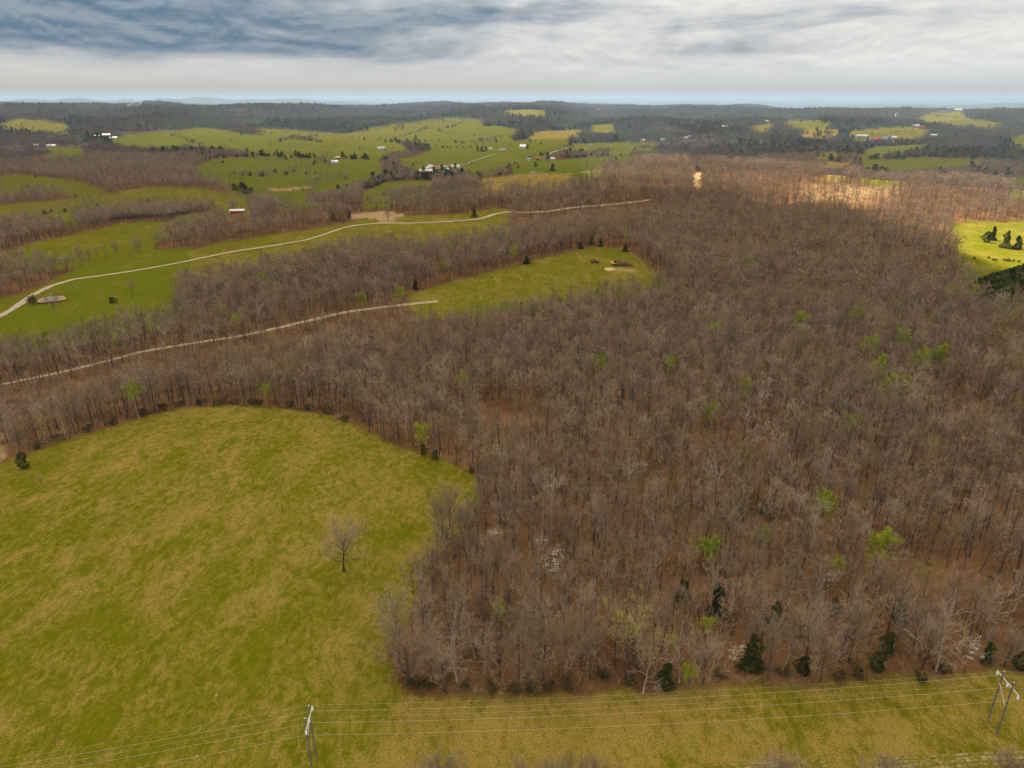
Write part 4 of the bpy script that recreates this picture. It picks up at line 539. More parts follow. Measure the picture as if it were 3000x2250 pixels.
('shrub', 73.0, 122.3, 2.2, 3.5, 'low brushy shrub at the foot of the wood along the power line clearing', 'shrubs along the power line clearing'),
('shrub', 77.5, 123.1, 2.2, 3.5, 'low brushy shrub at the foot of the wood along the power line clearing', 'shrubs along the power line clearing'),
('shrub', 90.7, 122.1, 2.2, 3.5, 'low brushy shrub at the foot of the wood along the power line clearing', 'shrubs along the power line clearing'),
('shrub', 97.2, 124.8, 2.2, 3.5, 'low brushy shrub at the foot of the wood along the power line clearing', 'shrubs along the power line clearing'),
('open', -16.2, 94.2, 9, 8, 'bare treetop rising into view in front of the power line clearing', 'treetops in front of the power line'),
('open', -13.2, 94.7, 9, 8, 'bare treetop rising into view in front of the power line clearing', 'treetops in front of the power line'),
('open', -10.6, 93.8, 9, 8, 'bare treetop rising into view in front of the power line clearing', 'treetops in front of the power line'),
('open', 1.2, 93.3, 9, 8, 'bare treetop rising into view in front of the power line clearing', 'treetops in front of the power line'),
('open', 6.2, 94.2, 9, 8, 'bare treetop rising into view in front of the power line clearing', 'treetops in front of the power line'),
('open', 11.2, 94.2, 9, 8, 'bare treetop rising into view in front of the power line clearing', 'treetops in front of the power line'),
('open', 14.4, 94.5, 9, 8, 'bare treetop rising into view in front of the power line clearing', 'treetops in front of the power line'),
('open', 17.4, 93.8, 9, 8, 'bare treetop rising into view in front of the power line clearing', 'treetops in front of the power line'),
('open', 46.2, 94.2, 9, 8, 'bare treetop rising into view in front of the power line clearing', 'treetops in front of the power line'),
('open', 49.6, 94.9, 9, 8, 'bare treetop rising into view in front of the power line clearing', 'treetops in front of the power line'),
('open', 51.7, 93.8, 9, 8, 'bare treetop rising into view in front of the power line clearing', 'treetops in front of the power line'),
('open', 66.0, 93.8, 9, 8, 'bare treetop rising into view in front of the power line clearing', 'treetops in front of the power line'),
('open', 69.3, 94.2, 9, 8, 'bare treetop rising into view in front of the power line clearing', 'treetops in front of the power line'),
('open', 72.1, 93.5, 9, 8, 'bare treetop rising into view in front of the power line clearing', 'treetops in front of the power line'),
('open', 92.1, 96.1, 9, 8, 'bare treetop rising into view in front of the power line clearing', 'treetops in front of the power line'),
('open', 92.8, 94.2, 9, 8, 'bare treetop rising into view in front of the power line clearing', 'treetops in front of the power line'),
]
BUILDINGS = [
(-355, 936, 17.5, 10, 4.8, -8, 'red', 'white', 'red barn with a white metal roof at the edge of bare woods'),
(-234, 2016, 35.2, 21.740619702460734, 7.5, -4, 'red', 'cream', 'long red and white barn with a cream roof in the far farmyard'),
(-233, 2108, 13.3, 17.032600225963186, 9.9, 10, 'white', 'white', 'white roofed building standing behind the long barn'),
(-239, 2086, 13.2, 14.05228375724116, 7.0, 20, 'grey', 'cream', 'pale roofed shed directly behind the long barn'),
(-217, 2062, 9.0, 12.49146724567389, 6.9, 60, 'grey', 'blue', 'blue-grey shed against the end of the long barn'),
(-181, 2060, 13.0, 16.608703636672857, 5.5, 15, 'grey', 'grey', 'low grey roofed shed in the middle of the far farmyard'),
(-192, 2132, 8.3, 11.458966203048272, 7.2, 0, 'blue', 'blue', 'small blue shed in the far farmyard'),
(-167, 2169, 25.2, 20.379480043595734, 6.6, 25, 'white', 'white', 'long white shed standing aslant in the far farmyard'),
(-210, 2192, 12.7, 11.789044537648483, 4.4, 5, 'tan', 'tan', 'tan open shed at the back of the far farmyard'),
(39, 2599, 21.3, 25.6, 10.4, -12, 'white', 'white', 'white barn with a dark round tree beside it'),
(-77, 2656, 11.5, 14.4, 8.0, 0, 'white', 'tan', 'white farmhouse beside three dark evergreens'),
(-33, 2598, 20.0, 14.4, 5.6, -5, 'grey', 'brown', 'low brown roofed shed among bare trees near the white farmhouse'),
(54, 2376, 10.3, 11.124302008987625, 5.6, 0, 'white', 'blue', 'small white building with a blue roof in the far row'),
(82, 2382, 11.5, 12.749714276725005, 6.4, 0, 'red', 'red', 'red building in the far row by a farm lane'),
(109, 2377, 12.6, 12.730563229275617, 6.4, 5, 'tan', 'red', 'red roofed building in the middle of the far row'),
(129, 2368, 16.0, 12.686298711838258, 6.3, 0, 'white', 'white', 'white shed at the end of the far row'),
(-9, 2286, 6.6, 9.174901236615925, 5.4, 0, 'blue', 'blue', 'tiny blue shed in bare trees near the farm lane'),
(56, 1986, 13.4, 6.650925935710541, 3.5, 0, 'white', 'white', 'low white trailer below the brightest far field'),
(-479, 2737, 26.7, 16.0, 6.4, -5, 'white', 'grey', 'long white house between far pastures'),
(-1596, 2885, 22.2, 14.4, 6.4, 0, 'white', 'tan', 'pale house left of the far white roofed sheds'),
(-1573, 2915, 27.1, 19.200000000000003, 9.6, 10, 'red', 'white', 'white roofed red shed in the far farm group'),
(-1546, 2910, 28.5, 12.8, 5.1, 0, 'white', 'white', 'low white shed in front of the far farm group'),
(-1654, 2607, 23.8, 14.4, 5.6, 0, 'red', 'tan', 'reddish house in woods at the left'),
(-1607, 2608, 28.0, 16.0, 6.4, 0, 'white', 'white', 'white building with dark trees behind at the left'),
(-525, 2198, 19.6, 15.11405565728541, 7.6, -6, 'white', 'white', 'small white shed between the two bright green fields'),
(-542, 2314, 13.7, 12.710065443194381, 6.4, 0, 'red', 'brown', 'little red shed uphill of the small white shed'),
(536, 3072, 18.0, 14.4, 6.4, 0, 'white', 'white', 'white house in the valley trees'),
(530, 3223, 15.7, 14.4, 6.4, 0, 'white', 'blue', 'blue roofed house in the valley trees'),
(625, 3121, 16.8, 14.4, 6.4, 0, 'white', 'grey', 'grey roofed house in the valley trees'),
(293, 2790, 13.5, 14.4, 6.4, 0, 'grey', 'green', 'green roofed shed on the far meadow'),
(507, 3209, 14.1, 12.8, 6.4, 0, 'tan', 'brown', 'brown roofed house among valley trees'),
(729, 3146, 15.5, 14.4, 7.2, 0, 'white', 'grey', 'grey house in the hamlet beyond the ridge'),
(749, 3158, 17.2, 14.4, 7.2, 20, 'white', 'grey', 'second grey house of the hamlet beyond the ridge, slightly turned'),
(1477, 3170, 43.7, 19.200000000000003, 6.4, 0, 'white', 'white', 'long white building on the pale green far hillside'),
(1488, 3073, 36.1, 19.200000000000003, 6.4, 0, 'tan', 'red', 'red roofed house below the pale green far hillside'),
(1546, 3095, 33.3, 19.200000000000003, 6.4, 0, 'white', 'blue', 'blue-grey roofed house in the far hillside row'),
(1580, 3104, 16.7, 16.0, 6.4, 0, 'white', 'white', 'small white house at the end of the far hillside row'),
(1734, 3092, 23.9, 16.0, 6.4, 0, 'white', 'white', 'white house far up the right-hand valley'),
(955, 3404, 28.9, 22.400000000000002, 9.6, 0, 'white', 'palegreen', 'pale green roofed barn in far woods'),
(1271, 3779, 17.2, 16.0, 8.0, 0, 'tan', 'tan', 'tan house on a wooded far hill'),
(1889, 3480, 26.6, 16.0, 8.0, 0, 'tan', 'red', 'red roofed house by bare red earth on the far hill'),
(1893, 3542, 29.0, 16.0, 6.4, 0, 'white', 'white', 'white long house left of the bare red earth'),
(1919, 3472, 19.1, 14.4, 6.4, 0, 'tan', 'red', 'small red roofed house right of the bare red earth'),
(2798, 4774, 42.5, 22.400000000000002, 9.6, 0, 'white', 'white', 'white house on the crest of the far right-hand hill'),
(2705, 4774, 52.7, 19.200000000000003, 8.0, 0, 'tan', 'brown', 'brown house on the crest of the far right-hand hill'),
(2189, 3530, 25.9, 14.4, 6.4, 0, 'grey', 'brown', 'brown roofed house in woods of the far right-hand hill'),
(564, 4949, 28.7, 22.400000000000002, 9.6, 0, 'red', 'red', 'red roofed house in dark far woods'),
(-154, 4789, 23.0, 22.400000000000002, 9.6, 0, 'red', 'red', 'tiny red roofed house on the far wooded skyline'),
]
LOGS = [
(128.9, 158.8, 129.9, 155.2, 'pale fallen log among dark trunks'),
(91.3, 149.3, 93.3, 146.3, 'pale broken branch leaning by a bent trunk'),
(95.4, 147.5, 95.0, 143.4, 'short pale fallen branch by the small cedar'),
(95.2, 138.1, 97.3, 130.6, 'long pale fallen trunk right of the paired cedars'),
(114.1, 165.6, 116.7, 162.1, 'dark fallen trunk lying across two leaning trees'),
(152.5, 206.3, 151.9, 202.3, 'short pale log high in the lower wood'),
(119.5, 146.3, 127.3, 151.1, 'greenish fallen limb by the right edge of the wood'),
]
ROCKS = [
(-138.4, 232.4, 0.9, 'pale flat stone patch in the upper pasture'),
(-113.0, 152.3, 0.75, 'white stone in the open pasture'),
(-59.1, 169.9, 0.5, 'small pale stone left of the lone tree'),
(-160.9, 193.4, 0.7, 'pale stone at the left edge of the pasture'),
(-119.1, 201.9, 0.5, 'tiny pale stone in the upper left pasture'),
(-64.0, 117.5, 0.7, 'tan stone in the lower pasture'),
(-61.9, 102.3, 0.7, 'pale stone near the left utility pole pair'),
(-82.1, 184.2, 0.6, 'grey stone in the middle of the pasture'),
]
SPOT = {'skidder': (65.9, 561.9), 'excavator': (80.9, 555.8), 'pile': (88.2, 556.1), 'sand': (75.4, 544.4), 'smoke': (-2280.0, 4513.1)}
# ------------------------------------------------------------------ helpers
def tag(o, label=None, cat=None, group=None, kind=None):
    for k, v in (('label', label), ('category', cat), ('group', group), ('kind', kind)):
        if v: o[k] = v
    return o
def link(name, me, parent=None):
    o = bpy.data.objects.new(name, me); COL.objects.link(o)
    if parent is not None: o.parent = parent
    return o
def empty(name, loc, rz=0.0, s=1.0):
    o = bpy.data.objects.new(name, None); COL.objects.link(o)
    o.location = loc; o.rotation_euler = (0, 0, rz); o.scale = (s, s, s); o.empty_display_size = .5
    return o
def mesh(name, v, f, mats, mi=None, smooth=False):
    me = bpy.data.meshes.new(name); me.from_pydata([tuple(p) for p in v], [], [tuple(q) for q in f])
    for m in (mats if isinstance(mats, (list, tuple)) else [mats]): me.materials.append(m)
    if mi is not None: me.polygons.foreach_set('material_index', np.asarray(mi, np.int32))
    if smooth: me.polygons.foreach_set('use_smooth', np.ones(len(f), bool))
    me.update(); return me
def fast_mesh(name, v, f, mats, mi=None):
    """v (n,3) array, f list of arrays (k,3) or (k,4)"""
    me = bpy.data.meshes.new(name); v = np.asarray(v, np.float32)
    me.vertices.add(len(v)); me.vertices.foreach_set('co', v.ravel())
    loops = np.concatenate([a.ravel() for a in f]); tot = np.concatenate([np.full(len(a), a.shape[1], np.int32) for a in f])
    me.loops.add(len(loops)); me.loops.foreach_set('vertex_index', loops.astype(np.int32))
    me.polygons.add(len(tot)); st = np.concatenate([[0], np.cumsum(tot)[:-1]]).astype(np.int32)
    me.polygons.foreach_set('loop_start', st)
    for m in mats: me.materials.append(m)
    if mi is not None: me.polygons.foreach_set('material_index', np.asarray(mi, np.int32))
    me.update(calc_edges=True); return me
def Z(x, y): return float(height(x, y))
def mat(name, rough=.9):
    m = bpy.data.materials.new(name); m.use_nodes = True
    return m, NT(m.node_tree)
def finish(t, col, rough=.9, normal=None, spec=.2, metal=0.0):
    b = t.n('ShaderNodeBsdfPrincipled', Base__Color=col, Roughness=rough, Metallic=metal)
    b.inputs['Specular IOR Level'].default_value = spec
    if normal is not None: t.set(b.inputs['Normal'], normal)
    t.n('ShaderNodeOutputMaterial', Surface=b)
def plain(name, c, rough=.8, var=.12, scale=3.0, spec=.2, metal=0.0):
    m, t = mat(name); pos = t.n('ShaderNodeTexCoord').outputs['Object']
    f = t.ramp(t.noise(pos, scale, 4, .6), .3, .7)
    finish(t, t.mix(f, tuple(k*(1-var) for k in c), tuple(min(1, k*(1+var)) for k in c)), rough, None, spec, metal); return m
def varied(name, a, b, rough=.95, inst=.5, scale=.6):
    """colour that varies over the thing and from tree to tree"""
    m, t = mat(name); pos = t.n('ShaderNodeNewGeometry').outputs['Position']
    oi = t.n('ShaderNodeObjectInfo')
    f = t.math('ADD', t.math('MULTIPLY', t.noise(pos, scale, 2, .5), 1-inst), t.math('MULTIPLY', oi.outputs['Random'], inst))
    c = t.mix(t.ramp(f, .2, .8, smooth=False), a, b)
    finish(t, c, rough, None, 0.0); return m

# ------------------------------------------------------------------ materials
def ground_material():
    m, t = mat('land')
    geo = t.n('ShaderNodeNewGeometry'); P = geo.outputs['Position']
    at = t.n('ShaderNodeAttribute', _attribute_name='cover'); at2 = t.n('ShaderNodeAttribute', _attribute_name='cover2')
    s1 = t.n('ShaderNodeSeparateColor', i0=at.outputs['Color']); s2 = t.n('ShaderNodeSeparateColor', i0=at2.outputs['Color'])
    grass, dry, lush = s1.outputs; bare, far, ever = s2.outputs
    flat = t.n('ShaderNodeVectorMath', _operation='MULTIPLY', i0=P, i1=(1, 1, 0)).outputs[0]
    rot = t.mapping(flat, rot=(0, 0, .5), scale=(1, .62, 1))
    nL = t.noise(flat, .013, 3, .55, .4); nM = t.noise(rot, .085, 5, .6, .6); nS = t.noise(rot, .55, 4, .65, .8); nF = t.noise(flat, 3.1, 3, .7)
    sumv = t.math('ADD', t.math('ADD', t.math('MULTIPLY', nL, .45), t.math('MULTIPLY', nM, 1.0)), t.math('ADD', t.math('MULTIPLY', nS, .95), t.math('MULTIPLY', nF, .70)))   # mean ~1.26
    d = t.ramp(t.math('ADD', sumv, t.math('MULTIPLY', dry, .62)), 1.60, 2.12)
    g0 = t.mix(lush, (.088, .076, .0018), (.078, .090, .0020))
    g1 = t.mix(lush, (.128, .106, .0030), (.112, .120, .0035))
    green = t.mix(t.ramp(t.math('ADD', nS, t.math('MULTIPLY', nF, .6)), .55, 1.1), g0, g1)
    straw = t.mix(t.ramp(nF, .35, .7), (.165, .108, .018), (.31, .212, .058))
    gr = t.mix(t.math('MULTIPLY', d, .93), green, straw)
    gr = t.mix(t.math('MULTIPLY', t.ramp(t.noise(flat, .21, 3, .6), .62, .74), .45), gr, (.085, .055, .018))      # thin, muddy spots
    lf = t.math('ADD', t.math('MULTIPLY', t.noise(flat, 1.3, 5, .7), .6), t.math('MULTIPLY', t.noise(flat, .06, 3, .5), .5))
    litter = t.mix(t.ramp(lf, .38, .74), (.072, .034, .015), (.195, .104, .046))
    litter = t.mix(t.math('MULTIPLY', t.ramp(t.noise(flat, .05, 4, .6, 1.0), .60, .72), .45), litter, (.085, .078, .022))
    dirt = t.mix(t.ramp(t.math('ADD', nS, nF), .7, 1.3), (.25, .165, .080), (.38, .262, .135))
    c = t.mix(grass, litter, gr)
    c = t.mix(bare, c, dirt)
    # beyond the reach of single trees the wooded hills are canopy
    nC = t.noise(flat, .035, 5, .7); nE = t.noise(flat, .0021, 4, .6, .6)
    can = t.mix(t.ramp(nC, .35, .65), (.055, .042, .036), (.125, .095, .080))
    evg = t.mix(t.ramp(nC, .35, .65), (.016, .028, .014), (.045, .064, .030))
    can = t.mix(t.ramp(t.math('ADD', nE, t.math('MULTIPLY', ever, .3)), .50, .64), can, evg)
    can = t.mix(t.ramp(t.noise(flat, .0013, 4, .6, .8), .66, .70), can, (.11, .12, .03))
    c = t.mix(far, c, can)
    bmp = t.n('ShaderNodeBump', Strength=.55, Distance=.6, Height=t.math('ADD', t.math('MULTIPLY', nS, .6), t.math('MULTIPLY', nF, .25)))
    finish(t, c, .95, bmp.outputs[0], 0.0)
    return m
M = {}
M['land'] = ground_material()
def gravel_material():
    m, t = mat('gravel'); P = t.n('ShaderNodeNewGeometry').outputs['Position']
    uv = t.n('ShaderNodeAttribute', _attribute_name='lane'); s = t.n('ShaderNodeSeparateColor', i0=uv.outputs['Color'])
    n = t.noise(P, .9, 5, .7); n2 = t.noise(P, .12, 3, .6)
    rut = t.math('ABSOLUTE', t.math('SUBTRACT', t.math('ABSOLUTE', s.outputs[0]), .45))
    c = t.mix(t.ramp(t.math('ADD', t.math('MULTIPLY', n, .7), t.math('MULTIPLY', n2, .5)), .4, .8), (.21, .15, .098), (.38, .295, .21))
    c = t.mix(t.ramp(rut, .0, .35, .0, .5), (.55, .46, .36), c) if False else t.mix(t.ramp(rut, .1, .5, .45, .0), c, (.50, .40, .29))
    edge = t.ramp(t.math('ADD', t.math('ABSOLUTE', s.outputs[0]), t.math('MULTIPLY', t.math('SUBTRACT', n, .5), 1.5)), .70, 1.0)
    c = t.mix(t.math('MULTIPLY', edge, s.outputs[1]), c, (.17, .125, .032))
    mid = t.ramp(t.math('ADD', t.math('ABSOLUTE', s.outputs[0]), t.math('MULTIPLY', t.math('SUBTRACT', n, .5), .4)), .28, .12)
    c = t.mix(t.math('MULTIPLY', mid, s.outputs[2]), c, (.15, .135, .02))
    finish(t, c, .95, t.n('ShaderNodeBump', Strength=.4, Distance=.2, Height=n).outputs[0], .1); return m
M['gravel'] = gravel_material()
def track_material(name='worn_track', pale=(.25, .20, .075)):
    m, t = mat(name); P = t.n('ShaderNodeNewGeometry').outputs['Position']
    uv = t.n('ShaderNodeAttribute', _attribute_name='lane'); s = t.n('ShaderNodeSeparateColor', i0=uv.outputs['Color'])
    n = t.noise(P, .35, 5, .7, 1.0); n2 = t.noise(P, 1.4, 4, .7)
    rut = t.ramp(t.math('ABSOLUTE', t.math('SUBTRACT', t.math('ABSOLUTE', s.outputs[0]), .5)), .38, .08)
    f = t.math('MULTIPLY', rut, t.ramp(t.math('ADD', n, t.math('MULTIPLY', n2, .3)), .55, .9))
    g = t.mix(t.ramp(n2, .35, .7), (.085, .080, .004), (.20, .14, .028))
    finish(t, t.mix(f, g, pale), .95, None, 0.0); return m
M['worn_track'] = track_material(); M['sandy_track'] = track_material('sandy_track', (.40, .305, .165))
M['bark'] = varied('bark', (.048, .037, .031), (.110, .089, .075))
M['bark_pale'] = varied('bark_pale', (.20, .17, .135), (.40, .35, .28))
M['twig'] = varied('twig', (.215, .156, .106), (.400, .296, .202))
M['twig_pale'] = varied('twig_pale', (.29, .225, .165), (.45, .36, .27))
M['twig_dark'] = varied('twig_dark', (.140, .098, .070), (.270, .198, .146))
M['twig_far'] = varied('twig_far', (.115, .086, .074), (.205, .155, .132), inst=.5)  # far clumps: crown self-shadow put into the colour, darker than the nearer twigs
M['leaf'] = varied('leaf', (.175, .215, .014), (.32, .355, .026))
M['leaf_thin'] = varied('leaf_thin', (.22, .19, .03), (.32, .28, .045))
M['blossom'] = varied('blossom', (.50, .47, .40), (.78, .76, .70), inst=.1)
M['needle'] = varied('needle', (.026, .040, .012), (.072, .094, .026))
M['needle_pine'] = varied('needle_pine', (.045, .072, .010), (.125, .150, .020))
M['shrub'] = varied('shrub', (.025, .030, .009), (.075, .068, .022))

# ------------------------------------------------------------------ land cover
rng = np.random.default_rng(7)
def seg_dist(px, py, poly, closed=True):
    q = np.array(poly, float); a = q; b = np.roll(q, -1, 0)
    if not closed: a, b = a[:-1], b[:-1]
    d = np.full(px.shape, 1e9)
    for (ax, ay), (bx, by) in zip(a, b):
        dx, dy = bx-ax, by-ay; L = dx*dx+dy*dy+1e-9
        t = np.clip(((px-ax)*dx+(py-ay)*dy)/L, 0, 1)
        d = np.minimum(d, (px-ax-t*dx)**2+(py-ay-t*dy)**2)
    return np.sqrt(d)
def inside(px, py, poly):
    q = np.array(poly, float); r = np.zeros(px.shape, bool)
    for (ax, ay), (bx, by) in zip(q, np.roll(q, -1, 0)):
        if ay == by: continue
        c = (ay > py) != (by > py); r ^= c & (px < (bx-ax)*(py-ay)/(by-ay)+ax)
    return r
EXTRA = {0: 0.0, 1: .0, 2: 0.0, 3: .45, 4: .45, len(FIELDS)-1: 0.0}
_gx = np.arange(-6000, 6001, 16.0); _gy = np.arange(0, 8401, 16.0); _GZ = height(*np.meshgrid(_gx, _gy))
def hq(x, y):
    """quick ground height from a 16 m lattice"""
    u = np.clip((x-_gx[0])/16, 0, len(_gx)-1.001); v = np.clip((y-_gy[0])/16, 0, len(_gy)-1.001); i = u.astype(int); j = v.astype(int); u = u-i; v = v-j
    return (_GZ[j,i]*(1-u)+_GZ[j,i+1]*u)*(1-v)+(_GZ[j+1,i]*(1-u)+_GZ[j+1,i+1]*u)*v
STEPS = 1.018**np.arange(1, 110)-1
def beyond(x, y, h):
    """ground that shows just over the top of something h metres tall standing at x, y"""
    zt = hq(x, y)+h; hx, hy = x.copy(), y.copy(); open_ = np.ones(x.shape, bool)
    for s in STEPS:
        k = np.nonzero(open_)[0]
        if not len(k): break
        X, Y = x[k]*(1+s), y[k]*(1+s); hit = CAM_H+(zt[k]-CAM_H)*(1+s) < hq(X, Y)
        hx[k], hy[k] = X, Y; open_[k[hit]] = False
    return hx, hy
def raw_masks(px, py, soft=True, names=None):
    n = px.shape; G = np.zeros(n); D = np.zeros(n); Lu = np.zeros(n); B = np.zeros(n); ID = np.full(n, -1); r = np.hypot(px, py)
    for k, (nm, kind, lush, dry, poly) in enumerate(FIELDS):
        if names is not None and k not in names: continue
        q = np.array(poly, float); rm = np.hypot(q[:,0], q[:,1]).min(); pad = 12+(0 if rm < 700 else 30)
        sel = (px > q[:,0].min()-pad) & (px < q[:,0].max()+pad) & (py > q[:,1].min()-pad) & (py < q[:,1].max()+pad)
        if not sel.any(): continue
        X, Y = px[sel], py[sel]
        w = 1.6 if rm < 700 else min(12., rm*.004)
        jx = X+w*1.2*fbm(X/(w*3), Y/(w*3), 71, 2); jy = Y+w*1.2*fbm(X/(w*3), Y/(w*3), 77, 2)
        if soft and (rm < 700 or nm == 'dry_meadow'):
            if nm == 'dry_meadow': w = 22.0; jx = X+30*fbm(X/40, Y/40, 71, 3); jy = Y+40*fbm(X/40, Y/40, 77, 3)
            sdv = seg_dist(jx, jy, poly); sdv = np.where(inside(jx, jy, poly), sdv, -sdv); m = sstep(-w*1.2, w*1.2, sdv)
        else: m = inside(jx, jy, poly).astype(float)
        i = np.nonzero(sel)[0]
        if kind == 'meadow':
            G[i] = np.maximum(G[i], m); D[i] = D[i]*(1-m)+dry*m; Lu[i] = Lu[i]*(1-m)+lush*m; B[i] = B[i]*(1-m)
        else: B[i] = np.maximum(B[i]*1.0, m*(.9 if nm == 'sand_patch' else .5)); D[i] = D[i]*(1-m)+dry*m
        ID[i[m > .5]] = k
    return G, D, Lu, B, ID
FAR_FIELDS = {k for k, f in enumerate(FIELDS) if f[1] == 'meadow' and EXTRA.get(k, 1.0) == 1.0 and f[0] != 'dry_meadow'}
def field_masks(px, py, soft=True):
    """grass, dry, lush, bare and the index of the field each point lies in. A field runs on behind the wood that stands in front of it."""
    px = np.asarray(px, float); py = np.asarray(py, float)
    out = list(raw_masks(px, py, soft)); r = np.hypot(px, py)
    s = np.nonzero((out[4] < 0) & (r > 420) & (r < 6800) & (np.abs(np.arctan2(px, py)) < .85) & (py > 0))[0]
    for names, hs in ((FAR_FIELDS, (3, 6, 9, 12, 15, 17)), ({3, 4}, (3, 6))):
        for h in hs:
            bx, by = beyond(px[s], py[s], h); g = raw_masks(bx, by, False, names); t = (g[4] >= 0) & (out[4][s] < 0)
            for o_, g_ in zip(out, g): o_[s[t]] = g_[t]
    return out
ZRANGE = [0, 0]
def build_land():
    az = np.concatenate([np.linspace(-180, -62, 30)[:-1], np.linspace(-62, -50, 25)[:-1], np.arange(-50, 50, .15), np.linspace(50, 62, 25)[:-1], np.linspace(62, 180, 30)[:-1]])
    rs = [2.0, 20, 45, 65, 78, 86]; r = 90.0
    while r < 30000:
        rs.append(r); r += max(.55, min(r*r/52000, r*.0125))
    rs = np.array(rs); na, nr = len(az), len(rs)
    A, RR = np.meshgrid(np.radians(az), rs); X = (np.sin(A)*RR).ravel(); Y = (np.cos(A)*RR).ravel()
    Zv = height(X, Y); ZRANGE[:] = [Zv.min(), Zv.max()]
    G, D, Lu, B, ID = field_masks(X, Y)
    far = sstep(2350, 3000, np.hypot(X, Y))*(G < .5)
    ever = fbm(X/1500, Y/900, 91, 3)
    V = np.stack([X, Y, Zv], -1)
    ii = np.arange(nr-1)[:,None]*na+np.arange(na)[None,:]; jj = np.arange(nr-1)[:,None]*na+(np.arange(na)[None,:]+1) % na
    Q = np.stack([ii, jj, jj+na, ii+na], -1).reshape(-1, 4)
    if np.cross(V[Q[9000,1]]-V[Q[9000,0]], V[Q[9000,2]]-V[Q[9000,0]])[2] < 0: Q = Q[:, ::-1]
    # vertex normals of the whole sheet, kept where it is cut into fields
    P = V.reshape(nr, na, 3); du = np.roll(P, -1, 1)-np.roll(P, 1, 1); dv = np.gradient(P, axis=0)
    N = np.cross(du, dv).reshape(-1, 3); N *= np.sign(N[:,2:3]+1e-12); N /= np.linalg.norm(N, axis=1, keepdims=True)
    fid = ID[Q].max(1)*0; ids = ID[Q]; fid = np.where((ids >= 0).sum(1) >= 2, ids.max(1), -1)
    cov = np.stack([G, D, Lu, np.ones_like(G)], -1); cov2 = np.stack([B, far, ever*.5+.5, np.ones_like(G)], -1)
    for k in np.unique(fid):
        q = Q[fid == k]; used, inv = np.unique(q, return_inverse=True)
        nm = 'forest_floor' if k < 0 else FIELDS[k][0]
        me = fast_mesh(nm, V[used], [inv.reshape(q.shape)], [M['land']])
        for an, arr in (('cover', cov), ('cover2', cov2)):
            a = me.attributes.new(an, 'FLOAT_COLOR', 'POINT'); a.data.foreach_set('color', arr[used].astype(np.float32).ravel())
        me.polygons.foreach_set('use_smooth', np.ones(len(q), bool))
        me.normals_split_custom_set_from_vertices(N[used].tolist())
        tag(link(nm, me), kind='structure')
build_land()

# ------------------------------------------------------------------ roads, tracks, pond
def smooth_line(p, it=2):
    p = np.array(p, float)
    for _ in range(it):
        q = [p[0]]
        for a, b in zip(p[:-1], p[1:]): q += [a*.75+b*.25, a*.25+b*.75]
        q.append(p[-1]); p = np.array(q)
    return p
def road(name, width, pts, soft=.8, mid=.3):
    p = smooth_line(pts); d = np.gradient(p, axis=0); n = np.stack([-d[:,1], d[:,0]], -1)/(np.linalg.norm(d, axis=1, keepdims=True)+1e-9)
    cols = 7; v = []; c = []; f = []
    for i, (a, b) in enumerate(zip(p, n)):
        lift = .07+max(0, np.hypot(*a)-350)*.0006
        wd = width*(1+.12*math.sin(i*1.7)+.08*math.sin(i*.61))
        for k in range(cols):
            u = k/(cols-1)*2-1; x, y = a+b*u*wd/2
            v.append((x, y, Z(x, y)+lift-(.05 if abs(u) > .9 else 0)-.03*(abs(abs(u)-.45) < .15))); c += [u*.5+.5, soft, mid, 1]
            if i and k: q = i*cols+k; f.append((q, q-1, q-1-cols, q-cols))
    me = mesh(name, v, f, M['gravel' if name[:6] == 'gravel' or 'lane' in name else 'sandy_track' if name[-1:].isdigit() else 'worn_track'], smooth=True)
    at = me.attributes.new('lane', 'FLOAT_COLOR', 'POINT'); cc = np.array(c, np.float32).reshape(-1, 4); cc[:,0] = cc[:,0]*2-1; at.data.foreach_set('color', cc.ravel())
    # keep faces upward
    if me.polygons[0].normal.z < 0: me.flip_normals()
    return tag(link(name.split('.')[0], me), kind='structure')
for nm, (wd, pts) in ROADS.items():
    road(nm, wd, pts, .9, {'gravel_road': .15, 'gravel_lane': .5, 'wheel_track': .95}.get(nm, .25))
def build_pond():
    p = smooth_line(POND+POND[:1], 2)[:-1]; z = _POND_Z[0]
    m, t = mat('pond_water'); P = t.n('ShaderNodeNewGeometry').outputs['Position']
    b = t.n('ShaderNodeBump', Strength=.12, Distance=.05, Height=t.noise(P, 2.2, 3, .5))
    finish(t, (.22, .20, .12), .08, b.outputs[0], .6)
    cx, cy_ = p.mean(0); v = [(cx, cy_, z)]+[(a, b_, z) for a, b_ in p]; n = len(p)
    me = mesh('pond', v, [(0, i+1, (i+1) % n+1) for i in range(n)], m)
    if me.polygons[0].normal.z < 0: me.flip_normals()
    tag(link('pond', me), kind='structure')
    # bare clay rim
    v = []; f = []
    for i, (a, b_) in enumerate(p):
        d = np.array([a-cx, b_-cy_]); d /= np.linalg.norm(d); e = 1.3+1.1*abs(math.sin(i*1.3))
        v += [(a-d[0]*.8, b_-d[1]*.8, z-.12), (a+d[0]*e, b_+d[1]*e, max(z+.05, Z(a+d[0]*e, b_+d[1]*e)+.06))]
        k = i*2; j = ((i+1) % n)*2; f.append((k, j, j+1, k+1))
    me = mesh('pond_bank', v, f, plain('clay', (.36, .19, .09), .95, .3, .8), smooth=True)
    tag(link('pond_bank', me), kind='structure')
build_pond()

